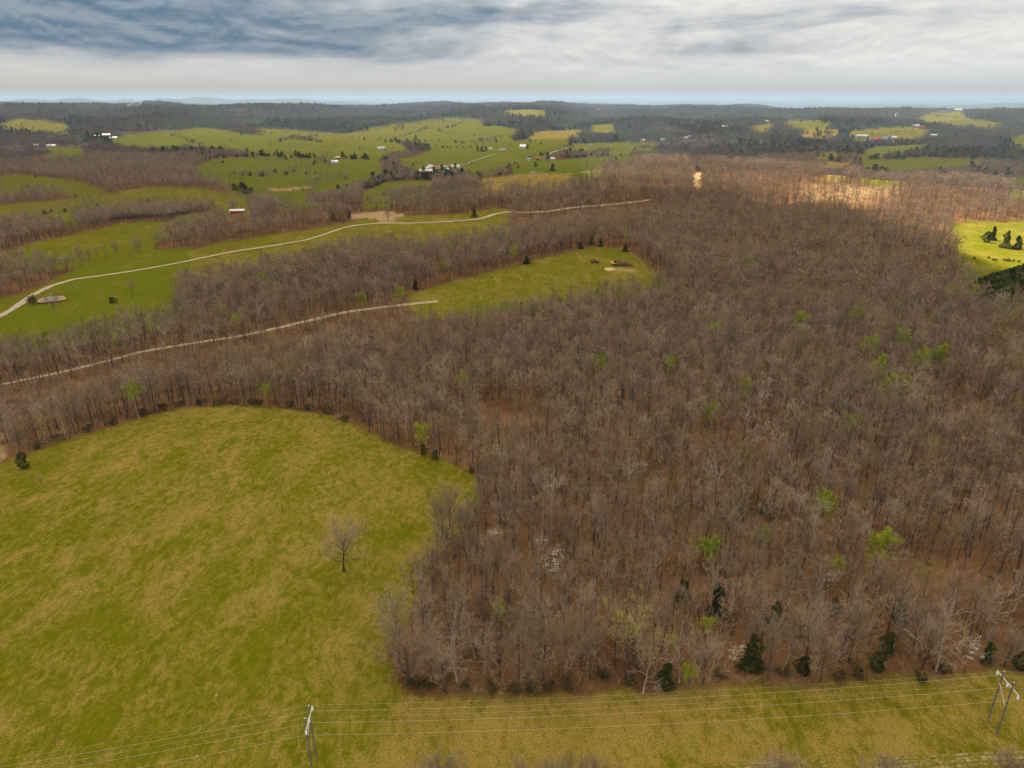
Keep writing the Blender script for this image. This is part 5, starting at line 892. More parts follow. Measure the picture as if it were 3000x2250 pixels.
# ------------------------------------------------------------------ trees
class TB:
    """collects tapered limbs (tubes) and twigs / leaves (single faces) of a tree"""
    def __init__(s): s.v = []; s.f3 = []; s.f4 = []; s.n = 0
    def tube(s, pts, rad, sides=4):
        pts = np.asarray(pts, float); k = len(pts); d = np.gradient(pts, axis=0); d /= np.linalg.norm(d, axis=1, keepdims=True)+1e-9
        ref = np.where(np.abs(d[:,2:3]) > .9, [[1., 0, 0]], [[0, 0, 1.]]); a = np.cross(d, ref); a /= np.linalg.norm(a, axis=1, keepdims=True)+1e-9; b = np.cross(d, a)
        th = np.arange(sides)/sides*2*np.pi; r = np.asarray(rad)[:,None,None]
        ring = pts[:,None,:]+r*(np.cos(th)[None,:,None]*a[:,None,:]+np.sin(th)[None,:,None]*b[:,None,:])
        s.v.append(ring.reshape(-1, 3)); i = np.arange(k-1)[:,None]*sides+np.arange(sides)[None,:]; j = np.arange(k-1)[:,None]*sides+(np.arange(sides)[None,:]+1) % sides
        s.f4.append(np.stack([i, j, j+sides, i+sides], -1).reshape(-1, 4)+s.n); s.n += k*sides
    def twigs(s, p, d, w, rg):
        """tapered slivers from p along d"""
        t = rg.normal(size=p.shape); t = np.cross(d, t); t /= np.linalg.norm(t, axis=1, keepdims=True)+1e-9
        w = np.asarray(w).reshape(-1, 1); n = len(p)
        s.v.append(np.concatenate([p-t*w/2, p+t*w/2, p+d])); s.f3.append(np.stack([np.arange(n), np.arange(n)+n, np.arange(n)+2*n], -1)+s.n); s.n += 3*n
    def leaves(s, p, size, rg, flat=0.0):
        n = len(p); nr = rg.normal(size=(n, 3)); nr[:,2] += np.sign(nr[:,2])*flat; nr /= np.linalg.norm(nr, axis=1, keepdims=True)
        a = np.cross(nr, rg.normal(size=(n, 3))); a /= np.linalg.norm(a, axis=1, keepdims=True)+1e-9; b = np.cross(nr, a)
        sz = (size*rg.uniform(.6, 1.35, n)).reshape(-1, 1)
        s.v.append(np.concatenate([p+a*sz*.6, p+b*sz*.42, p-a*sz*.6, p-b*sz*.42])); s.f4.append(np.stack([np.arange(n)+n*k for k in range(4)], -1)+s.n); s.n += 4*n
    def mesh(s, name, m):
        f = []
        if s.f3: f.append(np.concatenate(s.f3))
        if s.f4: f.append(np.concatenate(s.f4))
        return fast_mesh(name, np.concatenate(s.v), f, [m])
def unit(v): return v/(np.linalg.norm(v, axis=-1, keepdims=True)+1e-9)
def skeleton(rg, H, Wd, clear, nlimb, nsec, r0, fork=.0, crook=.12, sides=(5, 4), up=.55):
    """trunk + limbs in one TB, and the finer branches as (start, vector) arrays"""
    T = TB(); k = 7; t = np.linspace(0, 1, k)
    w = np.cumsum(rg.normal(size=(k, 2))*crook*H*.045, 0); w -= w[:1]
    trunk = np.stack([w[:,0], w[:,1], t*H*.9], -1); rad = r0*(1-.86*t)**.85+.02; rad[0] *= 1.35
    T.tube(np.concatenate([[trunk[0]-[0, 0, .6]], trunk]), np.concatenate([[rad[0]*1.1], rad]), sides[0])
    limbs = []
    for i in range(nlimb):
        u = clear+(1-clear)*(i+rg.uniform(0, .8))/nlimb; u = min(u, .97)
        az = i*2.4+rg.uniform(-.5, .5); z = u*H*.9
        p0 = np.array([np.interp(u, t, trunk[:,0]), np.interp(u, t, trunk[:,1]), z])
        prof = math.sin(math.pi*min(1, .22+.78*(u-clear)/(1.02-clear)))**.7
        L = Wd*.5*(.55+.55*prof)*rg.uniform(.8, 1.2); el = rg.uniform(.35, .75)+up*(u-clear)/(1-clear)*.6
        pts = [p0]; dirv = np.array([math.cos(az)*math.cos(el), math.sin(az)*math.cos(el), math.sin(el)])
        for q in range(4):
            dirv = unit(dirv+rg.normal(size=3)*crook*1.6+np.array([0, 0, up*.35])); pts.append(pts[-1]+dirv*L*.36)
        rr = max(.03, np.interp(u, t, rad)*.46); r = np.linspace(rr, .02, 5)
        T.tube(pts, r, sides[1]); limbs.append((np.array(pts), L))
    limbs.append((trunk[-3:], Wd*.3))
    S, E = [], []
    for pts, L in limbs:
        for j in range(nsec):
            u = rg.uniform(.25, 1)*(len(pts)-1); a = min(int(u), len(pts)-2); p = pts[a]+(pts[a+1]-pts[a])*(u-a)
            d = unit(unit(pts[a+1]-pts[a])+rg.normal(size=3)*.55+np.array([0, 0, .35])); S.append(p); E.append(d*L*rg.uniform(.3, .62))
    return T, np.array(S), np.array(E)
def crown_twigs(C, S, E, n, ln, tw, rg, secw, sec_tube=True, order2=True):
    if sec_tube:
        for p, e in zip(S, E): C.tube([p, p+e*.5+rg.normal(size=3)*.08, p+e], [secw, secw*.65, .012], 3)
    else: C.twigs(S, E, np.full(len(S), secw*2.2), rg)
    i = rg.integers(0, len(S), n); u = rg.uniform(.15, 1, (n, 1))
    p = S[i]+E[i]*u; d = unit(unit(E[i])+rg.normal(size=(n, 3))*.6+np.array([0, 0, .28]))*(ln*rg.uniform(.55, 1.4, (n, 1)))
    C.twigs(p, d, tw*rg.uniform(.7, 1.3, n), rg)
    if order2:
        m = n; j = rg.integers(0, n, m); p2 = p[j]+d[j]*rg.uniform(.3, .95, (m, 1)); d2 = unit(unit(d[j])+rg.normal(size=(m, 3))*.65+np.array([0, 0, .2]))*(ln*.62*rg.uniform(.6, 1.3, (m, 1)))
        C.twigs(p2, d2, tw*.8*rg.uniform(.7, 1.3, m), rg); p = np.concatenate([p+d, p2+d2])
    else: p = p+d
    return p
PROTO = {}
def proto_bare(key, seed, H, Wd, clear, nl, ns, r0, n, ln, tw, mats=('bark', 'twig'), **kw):
    rg = np.random.default_rng(seed); T, S, E = skeleton(rg, H, Wd, clear, nl, ns, r0, **kw); C = TB()
    crown_twigs(C, S, E, n, ln, tw, rg, .035)
    PROTO[key] = dict(parts=[('trunk', T.mesh('trunk', M[mats[0]])), ('crown', C.mesh('crown', M[mats[1]]))], H=H, W=Wd)
for k in range(8):
    proto_bare(f'forest{k}', 100+k, 17.5, 7.6+.5*(k % 3), .32+.05*(k % 4), 13, 5, .23, 950, 1.05, .045, ('bark', ('twig', 'twig', 'twig_dark', 'twig')[k % 4]), crook=.10+.03*(k % 3))
for k in range(3): proto_bare(f'open{k}', 200+k, 17, 16, .16+.04*k, 26, 10, .36, 4800, 1.0, .045, ('bark', 'twig'), crook=.15, up=.62)
for k in range(3): proto_bare(f'pale{k}', 300+k, 16, 12, .25, 15, 6, .30, 500, 1.15, .05, ('bark_pale', 'twig_pale'), crook=.30, up=.35)
proto_bare('sapling0', 330, 4.5, 3.4, .1, 8, 5, .07, 160, .6, .03)
def proto_leafy(key, seed, H, Wd, clear, nleaf, size, lm, top=False, bark='bark'):
    rg = np.random.default_rng(seed); T, S, E = skeleton(rg, H, Wd, clear, 13, 5, H*.012); C = TB()
    tips = crown_twigs(C, S, E, 260, .9, .035, rg, .03)
    i = rg.integers(0, len(tips), nleaf); lp = tips[i]+rg.normal(size=(nleaf, 3))*.35
    Lf = TB(); Lf.leaves(lp, size, rg, .5)
    PROTO[key] = dict(parts=[('trunk', T.mesh('trunk', M[bark])), ('crown', C.mesh('crown', M['twig'])), ('foliage', Lf.mesh('foliage', M[lm]))], H=H, W=Wd)
for k in range(3):
    proto_leafy(f'leafy{k}', 400+k, 10, 7, .28, 2600, .40, 'leaf')
    proto_leafy(f'leafy_thin{k}', 420+k, 14, 9, .3, 1200, .21, 'leaf_thin')
proto_leafy('leafy_tall0', 440, 17, 8, .62, 1900, .40, 'leaf', bark='bark_pale')
def proto_dogwood(key, seed):
    rg = np.random.default_rng(seed); T, S, E = skeleton(rg, 6, 6.5, .25, 12, 5, .08, up=.05); C = TB()
    tips = crown_twigs(C, S, E, 200, .6, .03, rg, .025); i = rg.integers(0, len(tips), 90)
    cl = np.repeat(tips[i], 7, 0)+rg.normal(size=(630, 3))*np.array([.4, .4, .07]); Lf = TB(); Lf.leaves(cl, .20, rg, 2.0)
    PROTO[key] = dict(parts=[('trunk', T.mesh('trunk', M['bark'])), ('crown', C.mesh('crown', M['twig'])), ('blossom', Lf.mesh('blossom', M['blossom']))], H=6, W=6.5)
for k in range(3): proto_dogwood(f'dogwood{k}', 460+k)
def proto_conifer(key, seed, H, Wd, n, size, m, shape, base=.03):
    rg = np.random.default_rng(seed); T = TB(); T.tube([(0, 0, -.4), (0, 0, H*.5), (.1, 0, H*.97)], [H*.02, H*.013, .03], 5)
    C = TB(); lob = [(rg.uniform(0, 6.28), rg.uniform(.05, .95), rg.uniform(.45, 1.5)) for _ in range(26)]
    u = rg.uniform(0, 1, n)**(1.35 if shape == 'cone' else 1.0); az = rg.uniform(0, 6.283, n)
    if shape == 'cone': rad = (1-u)**.72*np.minimum(1, .55+u*5)
    elif shape == 'round': rad = np.sqrt(np.maximum(0, 1-(2*(.08+.92*u)-1)**2))
    else: rad = np.sqrt(np.maximum(0, 1-(2*(.2+.8*u)-1)**2))*(.75+.3*np.sin(u*19+seed))
    k = np.ones(n)
    for a, h, s in lob: k += (s-1)*np.exp(-((np.cos(az-a)-1)*2.2)**2-((u-h)/.13)**2)*1.6
    q = rg.uniform(.25, 1, n)**.45; rr = rad*k*Wd*.5*q
    zz = H*base+u*H*(1-base)-(rr*.12 if shape == 'cone' else 0)
    p = np.stack([np.cos(az)*rr, np.sin(az)*rr, zz], -1)
    C.leaves(p, size*(.7+.6*rg.random(n)), rg, .35)
    out = unit(np.stack([np.cos(az), np.sin(az), .45+0*az], -1)); sel = q > .75
    C.twigs(p[sel], out[sel]*size*1.1, np.full(sel.sum(), size*.45), rg)
    PROTO[key] = dict(parts=[('trunk', T.mesh('trunk', M['bark'])), ('crown', C.mesh('crown', M[m]))], H=H, W=Wd)
for k in range(3):
    proto_conifer(f'cedar{k}', 500+k, 9, 6.5, 1500, .55, 'needle', 'cone' if k else 'round')
    proto_conifer(f'pine{k}', 520+k, 15, 9, 1500, .85, 'needle_pine', 'lumpy', .15)
def proto_shrub(key, seed):
    rg = np.random.default_rng(seed); T = TB(); C = TB(); Lf = TB(); S = []; E = []
    for i in range(9):
        a = rg.uniform(0, 6.28); d = np.array([math.cos(a)*.8, math.sin(a)*.8, 1.1]); p = np.array([math.cos(a), math.sin(a), 0])*.2-[0, 0, .2]
        T.tube([p, p+d*.8, p+d*1.6+rg.normal(size=3)*.2], [.05, .035, .015], 3); S += [p+d*.5]*4; E += [unit(d+rg.normal(size=3)*.6)*1.3 for _ in range(4)]
    tips = crown_twigs(C, np.array(S), np.array(E), 240, .55, .035, rg, .025, False)
    Lf.leaves(tips[rg.integers(0, len(tips), 420)]+rg.normal(size=(420, 3))*.18, .26, rg, .2)
    PROTO[key] = dict(parts=[('stem', T.mesh('stem', M['bark'])), ('crown', C.mesh('crown', M['twig_dark'])), ('foliage', Lf.mesh('foliage', M['shrub']))], H=2.6, W=3.6)
for k in range(3): proto_shrub(f'shrub{k}', 560+k)

for pr in PROTO.values():
    q = np.concatenate([np.array([v.co for v in me.vertices]) for _, me in pr['parts']]); pr['H'] = float(np.percentile(q[:,2], 99.7)); pr['W'] = 2*float(np.percentile(np.hypot(q[:,0], q[:,1]), 97))
NAMES = {'open': ('bare_tree', 'tree'), 'pale': ('bare_tree', 'tree'), 'forest': ('bare_tree', 'tree'), 'sapling': ('sapling', 'tree'), 'leafy': ('leafing_tree', 'tree'), 'leafy_thin': ('leafing_tree', 'tree'), 'leafy_tall': ('leafing_tree', 'tree'),
         'dogwood': ('blossoming_tree', 'tree'), 'cedar': ('cedar_tree', 'tree'), 'pine': ('pine_tree', 'tree'), 'shrub': ('shrub', 'shrub')}
NV = {'open': 3, 'pale': 3, 'forest': 8, 'leafy': 3, 'leafy_thin': 3, 'leafy_tall': 1, 'dogwood': 3, 'cedar': 3, 'pine': 3, 'shrub': 3, 'sapling': 1}
rnd = random.Random(5)
def plant(kind, x, y, H, Wd, label, group=None, variant=None, tilt=.03):
    k = variant if variant is not None else rnd.randrange(NV[kind])
    pr = PROTO[f'{kind}{k}']; nm, cat = NAMES[kind]
    o = empty(nm, (x, y, Z(x, y)-.05), rnd.uniform(0, 6.283))
    o.rotation_euler = (rnd.gauss(0, tilt), rnd.gauss(0, tilt), rnd.uniform(0, 6.283))
    o.scale = (Wd/pr['W'], Wd/pr['W'], H/pr['H'])
    for pn, me in pr['parts']: link(pn, me, o)
    tag(o, label, cat, group); return o
GROUP_DEFAULT = {'open': 'single bare trees', 'pale': 'single bare trees', 'leafy': 'fresh green trees', 'leafy_thin': 'fresh green trees', 'leafy_tall': 'fresh green trees', 'dogwood': 'white blossoming trees', 'cedar': 'dark cedars', 'shrub': 'dark shrubs', 'pine': 'pines', 'sapling': 'saplings'}
ORD = 'first second third fourth fifth sixth seventh eighth ninth tenth eleventh twelfth thirteenth fourteenth fifteenth sixteenth seventeenth eighteenth nineteenth twentieth twenty-first twenty-second twenty-third twenty-fourth twenty-fifth twenty-sixth twenty-seventh twenty-eighth twenty-ninth thirtieth thirty-first thirty-second thirty-third thirty-fourth thirty-fifth thirty-sixth thirty-seventh thirty-eighth thirty-ninth fortieth'.split()
_same = {}
for i, t in enumerate(TREES): _same.setdefault(t[5], []).append(i)
for l_, ids in _same.items():
    if 1 < len(ids) <= 22:
        for k, i in enumerate(sorted(ids, key=lambda i: TREES[i][1]/TREES[i][2])):
            t = TREES[i]; base = l_.split()[:12]
            TREES[i] = t[:5]+(' '.join(base)+f", {ORD[k]} from the left",)+t[6:]
N_BARE = 0; KEEP = []
for kind, x, y, H, Wd, label, group in TREES:
    v = None; near_ = math.hypot(x, y) < 330
    if kind in ('leafy', 'leafy_thin'): H *= 1.15 if near_ else 1.4; Wd *= 1.1 if near_ else 1.2
    if kind == 'dogwood': Wd *= .82
    if kind == 'cedar' and near_: Wd *= .74; H *= .85
    if kind == 'cedar': v = 0 if 'round' in label or 'low' in label or Wd >= H*.95 else rnd.choice((1, 2))
    plant(kind, x, y, H, Wd, label, group or GROUP_DEFAULT[kind], v, .04 if kind in ('open', 'pale') else .02)
    KEEP.append((x, y, 8.0 if label and 'dark-limbed' in label and kind == 'open' else Wd*.32 if kind != 'shrub' else 1.0))
    if kind in ('leafy', 'leafy_thin', 'dogwood', 'cedar', 'pine') and math.hypot(x, y) < 650: KEEP.append((x*(1-5/math.hypot(x, y)), y*(1-5/math.hypot(x, y)), 3.6))
    N_BARE += kind in ('open', 'pale')

# the wood: jittered grid of trees, the largest ones as single things, all others in one mass
def wedge(x, y, deg=43): return np.abs(np.degrees(np.arctan2(x, y))) < deg
def grid(r0, r1, sp, deg):
    n = int(r1/sp)+2; xs = np.arange(-n, n+1)*sp; ys = np.arange(int(r0*.6/sp), n+1)*sp
    X, Y = np.meshgrid(xs, ys); X = X+((np.arange(len(ys)) % 2)*sp*.5)[:,None]
    X = X.ravel()+rng.uniform(-.42, .42, X.size)*sp; Y = Y.ravel()+rng.uniform(-.42, .42, Y.size)*sp
    r = np.hypot(X, Y); s = (r >= r0) & (r < r1) & wedge(X, Y, deg) & (Y > 20); return X[s], Y[s]
def road_dist(X, Y):
    d = np.full(X.shape, 1e9)
    for nm, (wd, pts) in ROADS.items(): d = np.minimum(d, seg_dist(X, Y, pts, False)-wd/2)
    return d
def clear_of(X, Y):
    ok = np.ones(X.shape, bool)
    for a, b, rad in KEEP: ok &= (X-a)**2+(Y-b)**2 > rad**2
    for b in BUILDINGS: ok &= (X-b[0])**2+(Y-b[1])**2 > (b[2]*.8)**2
    return ok
def lane_front(X, Y):
    """strip on the drone's side of the roads where the wood was cut low"""
    r = np.zeros(X.shape, bool); c = (np.hypot(X, Y) < 1150) & (np.hypot(X, Y) > 200) & (X < 330)
    for h in np.arange(5, 19, 1.0): bx, by = beyond(X[c], Y[c], h); r[c] |= road_dist(bx, by) < 3
    return r
def house_front(X, Y):
    r = np.zeros(X.shape, bool); d = np.hypot(X, Y); zt = hq(X, Y)+18
    for b in BUILDINGS[:21]:
        D_ = math.hypot(b[0], b[1]); along = (X*b[0]+Y*b[1])/D_; side_ = np.abs(X*b[1]-Y*b[0])/D_
        line = CAM_H+(float(height(b[0], b[1]))-.3-CAM_H)*along/D_
        r |= (along < D_+10) & (along > D_*.55) & (side_ < (b[2]*.55+6)*along/D_) & (zt > line)
    return r
x1, y1 = grid(86, 620, 4.5, 46); x2, y2 = grid(620, 1350, 6.2, 41); x3, y3 = grid(1350, 2500, 9.0, 40)
TX = np.concatenate([x1, x2, x3]); TY = np.concatenate([y1, y2, y3])
G, D, Lu, B, ID = field_masks(TX, TY, False)
gap = fbm(TX/38, TY/38, 5, 2)
dm = np.zeros(TX.shape, bool)
for f in FIELDS:
    if f[0] == 'dry_meadow': dm |= inside(TX, TY, f[4])
ok = (G < .5) & ((B < .4) | (dm & (rng.random(TX.shape) < .8))) & (road_dist(TX, TY) > 2.5) & clear_of(TX, TY) & (gap > -.66)
# the sunlit dry clearing and the sandy lane on the ridge: only a few thin trees before them
bf = np.zeros(TX.shape, bool)
FB = [f[4] for f in FIELDS if f[0] in ('dry_meadow', 'sand_patch') and min(p[1] for p in f[4]) > 600]
for h in (3, 6, 9, 12):
    bx, by = beyond(TX, TY, h)
    for q in FB: bf |= inside(bx, by, q)
ok &= ~bf | (rng.random(TX.shape) < .5)
ok &= ~house_front(TX, TY)
ok &= ~((TY < 96) & (np.abs(TX) < 300) & (np.hypot(TX, TY) < 96))
TX, TY, gap = TX[ok], TY[ok], gap[ok]
lf = lane_front(TX, TY); keep = ~lf | (rng.random(TX.shape) < .5)
TX, TY, gap, lf = TX[keep], TY[keep], gap[keep], lf[keep]
TS = (rng.normal(1.0, .17, TX.shape)+gap*.14).clip(.62, 1.35)*np.where(lf, .56, 1.0)
TR = np.hypot(TX, TY)
# the meadow below the machines: open row of trees with grass under them
def fwd_px(x, y):
    z = height(x, y)-CAM_H; c, s = math.cos(R(21.901)), math.sin(R(21.901))
    dep = y*c-z*s; return 512+x/dep*710.7, 384-(y*s+z*c)/dep*710.7
px_, py_ = fwd_px(TX, TY)
inview = (px_ > 0) & (px_ < 1024) & (py_ < 768) & (py_ > 0)
order = np.argsort(np.where(inview, TR, 1e9)); single = order[:300-N_BARE]
mass = np.setdiff1d(np.arange(len(TX)), single)
pasture = FIELDS[0][4]
de = seg_dist(TX[single], TY[single], pasture)
corridor = (TY[single] < 135+.0*TX[single]) & (TX[single] > -32)
ordw = ORD
lab = {}
front = [i for i in range(len(single)) if corridor[i] and de[i] < 8]
for k, i in enumerate(sorted(front, key=lambda i: TX[single[i]])):
    lab[i] = (f"{ordw[k]} bare brown tree from the left in the front row along the power line clearing" if k < 40 else "bare brown tree at the right end of the front row along the power line clearing", 'front row of bare trees')
side = [i for i in range(len(single)) if i not in lab and de[i] < 9]
for k, i in enumerate(sorted(side, key=lambda i: TY[single[i]])):
    lab[i] = (f"{ordw[k]} bare tree up from the front corner along the pasture's wooded edge" if k < 40 else "bare tree far up the wooded edge of the pasture", 'bare trees on the pasture edge')
LM = [(t[1], t[2], t[5]) for t in TREES if t[6] is None and t[2] < 330 and 'below the frame' not in t[5]]
taken = set()
todo = sorted((i for i in range(len(single)) if i not in lab), key=lambda i: min((t[0]-TX[single[i]])**2+(t[1]-TY[single[i]])**2 for t in LM))
for i in todo:
    x, y = TX[single[i]], TY[single[i]]; done = False
    for t in sorted(LM, key=lambda t: (t[0]-x)**2+(t[1]-y)**2)[:3]:
        dx, dy = x-t[0], y-t[1]; dd = math.hypot(dx, dy)
        where = ('just left of' if dx < 0 else 'just right of') if abs(dx) > abs(dy) else ('just behind' if dy > 0 else 'just in front of')
        if dd >= 8: where = where.replace('just', 'a little further')
        if dd < 17 and (t[2], where) not in taken:
            taken.add((t[2], where)); short = t[2].split(',')[0].replace(' inside the', ' in the'); short = short[2:] if short.startswith('a ') else short
            lab[i] = (' '.join(f"bare tree {where} the {short}".split()[:16]), 'bare trees inside the wood'); done = True; break
    if done: continue
    if y < 150: lab[i] = ("bare tree standing in the second rows behind the power line clearing", 'bare trees behind the front row')
    elif y < 185: lab[i] = ("bare tree inside the lower wood, on reddish leaf litter", 'bare trees of the lower wood')
    else: lab[i] = ("bare tree inside the wood, higher up among grey crowns", 'bare trees of the upper wood')
pale_front = 0
for i, t in enumerate(single):
    s = TS[t]; k = rnd.randrange(8); kind = 'forest'; Wd = (5.9+.6*(k % 3))*s
    if i in front and rnd.random() < .45: kind, k = 'open', rnd.randrange(3); Wd = 10.5*s
    elif TY[t] < 150 and rnd.random() < .16: kind, k = 'pale', rnd.randrange(3); Wd = 9*s
    plant(kind, TX[t], TY[t], 15.4*s, Wd, lab[i][0], lab[i][1], k, .05)

# ---- all the remaining trees: one object, drawn with geometry nodes
PC = bpy.data.collections.new('tree_models')
def model(name, parts, fit=(15.6, 6.8)):
    """one mesh joined from (mesh, ...) of a tree"""
    bm = bmesh.new(); mats = []
    for me in parts:
        k = len(mats); mats.append(me.materials[0]); n0 = len(bm.faces); bm.from_mesh(me); bm.faces.ensure_lookup_table()
        for f in bm.faces[n0:]: f.material_index = k
    me = bpy.data.meshes.new(name); bm.to_mesh(me); bm.free()
    for m in mats: me.materials.append(m)
    if fit:
        q = np.array([v.co for v in me.vertices]); kz = fit[0]/np.percentile(q[:,2], 99.7); kx = fit[1]/2/np.percentile(np.hypot(q[:,0], q[:,1]), 97)
        me.transform(Matrix.Diagonal((kx, kx, kz, 1)))
    return me
def to_collection(c, name, me): o = bpy.data.objects.new(name, me); c.objects.link(o)
def lod_tree(seed, H, Wd, clear, nl, ns, r0, n, ln, tw, secw, mats, sides=(4, 3), order2=True):
    rg = np.random.default_rng(seed); T, S, E = skeleton(rg, H, Wd, clear, nl, ns, r0, sides=sides, crook=.13); C = TB()
    crown_twigs(C, S, E, n, ln, tw, rg, secw, False, order2); return [T.mesh('trunk', M[mats[0]]), C.mesh('crown', M[mats[1]])]
def thick_tree(seed, H, Wd, n, ln, tw, mats, clear=.4):
    rg = np.random.default_rng(seed); T = TB(); T.tube([(0, 0, -1), (rg.normal()*.3, rg.normal()*.3, H*.8)], [.26, .08], 3); C = TB()
    u = rg.uniform(0, 1, n); az = rg.uniform(0, 6.283, n); rr = Wd*.5*np.sqrt(np.maximum(.02, 1-(2*u-.9)**2*.8))*rg.uniform(.1, .8, n)
    p = np.stack([np.cos(az)*rr, np.sin(az)*rr, H*(clear+(1-clear)*u*.85)], -1)
    d = unit(np.stack([np.cos(az)*.6, np.sin(az)*.6, .9+0*az], -1)+rg.normal(size=(n, 3))*.4)*ln*rg.uniform(.6, 1.3, (n, 1))
    C.twigs(p, d, tw*rg.uniform(.7, 1.3, n), rg); return T, C
V1, V2, V3, V4 = 8, 6, 5, 4
TW = ('twig', 'twig', 'twig_dark', 'twig', 'twig', 'twig_pale', 'twig', 'twig_dark')
idx = 0; IDX = {}
for k in range(V1): to_collection(PC, f'tree_{idx:02d}', model('lod', lod_tree(600+k, 17.5, 7.8, .34+.04*(k % 3), 11, 4, .23, 480, 1.15, .064, .04, ('bark_pale' if TW[k] == 'twig_pale' else 'bark', TW[k])))); IDX.setdefault('near', []).append(idx); idx += 1
for k in range(V2): to_collection(PC, f'tree_{idx:02d}', model('lod', lod_tree(640+k, 17.5, 8, .42, 8, 3, .25, 210, 1.5, .125, .07, ('bark', TW[k]), (3, 3), True))); IDX.setdefault('mid', []).append(idx); idx += 1
def far_model(seed, n, ln, tw, m):
    T, C = thick_tree(seed, 17, 9, n, ln, tw, m); return model('lod', [T.mesh('t', M['bark']), C.mesh('c', M[m])], (17.5, 8.5))
for k in range(V3): to_collection(PC, f'tree_{idx:02d}', far_model(680+k, 120, 2.6, .26, TW[k])); IDX.setdefault('far', []).append(idx); idx += 1
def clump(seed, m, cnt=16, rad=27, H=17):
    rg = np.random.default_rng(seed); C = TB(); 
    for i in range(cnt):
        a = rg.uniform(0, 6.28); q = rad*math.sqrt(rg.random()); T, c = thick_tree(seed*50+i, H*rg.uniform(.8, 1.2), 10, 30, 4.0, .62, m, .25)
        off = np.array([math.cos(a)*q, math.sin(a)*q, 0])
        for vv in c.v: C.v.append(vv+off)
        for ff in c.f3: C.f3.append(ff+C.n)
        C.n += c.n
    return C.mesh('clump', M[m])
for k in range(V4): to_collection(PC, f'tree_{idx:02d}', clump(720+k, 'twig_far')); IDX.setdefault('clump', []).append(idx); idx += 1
def leaf_model(key): return model('lod', [p[1] for p in PROTO[key]['parts']], (14.5, 7.5))
for k in range(2): to_collection(PC, f'tree_{idx:02d}', leaf_model(f'leafy_thin{k}')); IDX.setdefault('thin', []).append(idx); idx += 1

def scatter(name, coll, X, Y, idxs, S, lab=None, cat=None, dz=-.1, kind='stuff', group=None):
    n = len(X); v = np.stack([X, Y, height(X, Y)+dz], -1)
    me = bpy.data.meshes.new(name); me.vertices.add(n); me.vertices.foreach_set('co', v.astype(np.float32).ravel())
    a = me.attributes.new('pick', 'INT', 'POINT'); a.data.foreach_set('value', np.asarray(idxs, np.int32))
    a = me.attributes.new('size', 'FLOAT_VECTOR', 'POINT'); a.data.foreach_set('vector', np.asarray(S, np.float32).ravel())
    a = me.attributes.new('turn', 'FLOAT_VECTOR', 'POINT'); t = np.stack([rng.normal(0, .045, n), rng.normal(0, .045, n), rng.uniform(0, 6.283, n)], -1); a.data.foreach_set('vector', t.astype(np.float32).ravel())
    o = link(name, me); g = bpy.data.node_groups.new(name, 'GeometryNodeTree')
    g.interface.new_socket('Geometry', in_out='INPUT', socket_type='NodeSocketGeometry'); g.interface.new_socket('Geometry', in_out='OUTPUT', socket_type='NodeSocketGeometry')
    N, L = g.nodes, g.links
    gi, go = N.new('NodeGroupInput'), N.new('NodeGroupOutput'); ip = N.new('GeometryNodeInstanceOnPoints'); ci = N.new('GeometryNodeCollectionInfo')
    ci.inputs['Collection'].default_value = coll; ci.inputs['Separate Children'].default_value = True; ci.inputs['Reset Children'].default_value = True
    def attr(nm, typ): nd = N.new('GeometryNodeInputNamedAttribute'); nd.data_type = typ; nd.inputs['Name'].default_value = nm; return nd.outputs['Attribute']
    ip.inputs['Pick Instance'].default_value = True
    L.new(gi.outputs[0], ip.inputs['Points']); L.new(ci.outputs[0], ip.inputs['Instance']); L.new(attr('pick', 'INT'), ip.inputs['Instance Index'])
    e = N.new('FunctionNodeEulerToRotation'); L.new(attr('turn', 'FLOAT_VECTOR'), e.inputs[0]); L.new(e.outputs[0], ip.inputs['Rotation']); L.new(attr('size', 'FLOAT_VECTOR'), ip.inputs['Scale'])
    L.new(ip.outputs[0], go.inputs[0])
    md = o.modifiers.new('scatter', 'NODES'); md.node_group = g
    return tag(o, lab, cat, group, kind)
def pick(key, n): return np.array(IDX[key])[rng.integers(0, len(IDX[key]), n)]
mx, my, ms, mr = TX[mass], TY[mass], TS[mass], TR[mass]
mi_ = np.where(mr < 520, pick('near', len(mx)), np.where(mr < 1150, pick('mid', len(mx)), pick('far', len(mx))))
th = (rng.random(len(mx)) < .022) & (mr < 1300); mi_ = np.where(th, pick('thin', len(mx)), mi_)
sz = np.stack([ms, ms, ms*.97], -1)
# far wooded hills: patches of canopy
cx, cy2 = grid(2500, 7000, 44, 40)
Gc, _, _, Bc, _ = field_masks(cx, cy2, False); dens = fbm(cx/420, cy2/420, 61, 3)
okc = ~house_front(cx, cy2) & (Gc < .5) & (Bc < .4) & (dens > -.55); cx, cy2 = cx[okc], cy2[okc]
cs = rng.normal(1.0, .1, len(cx)).clip(.7, 1.3)
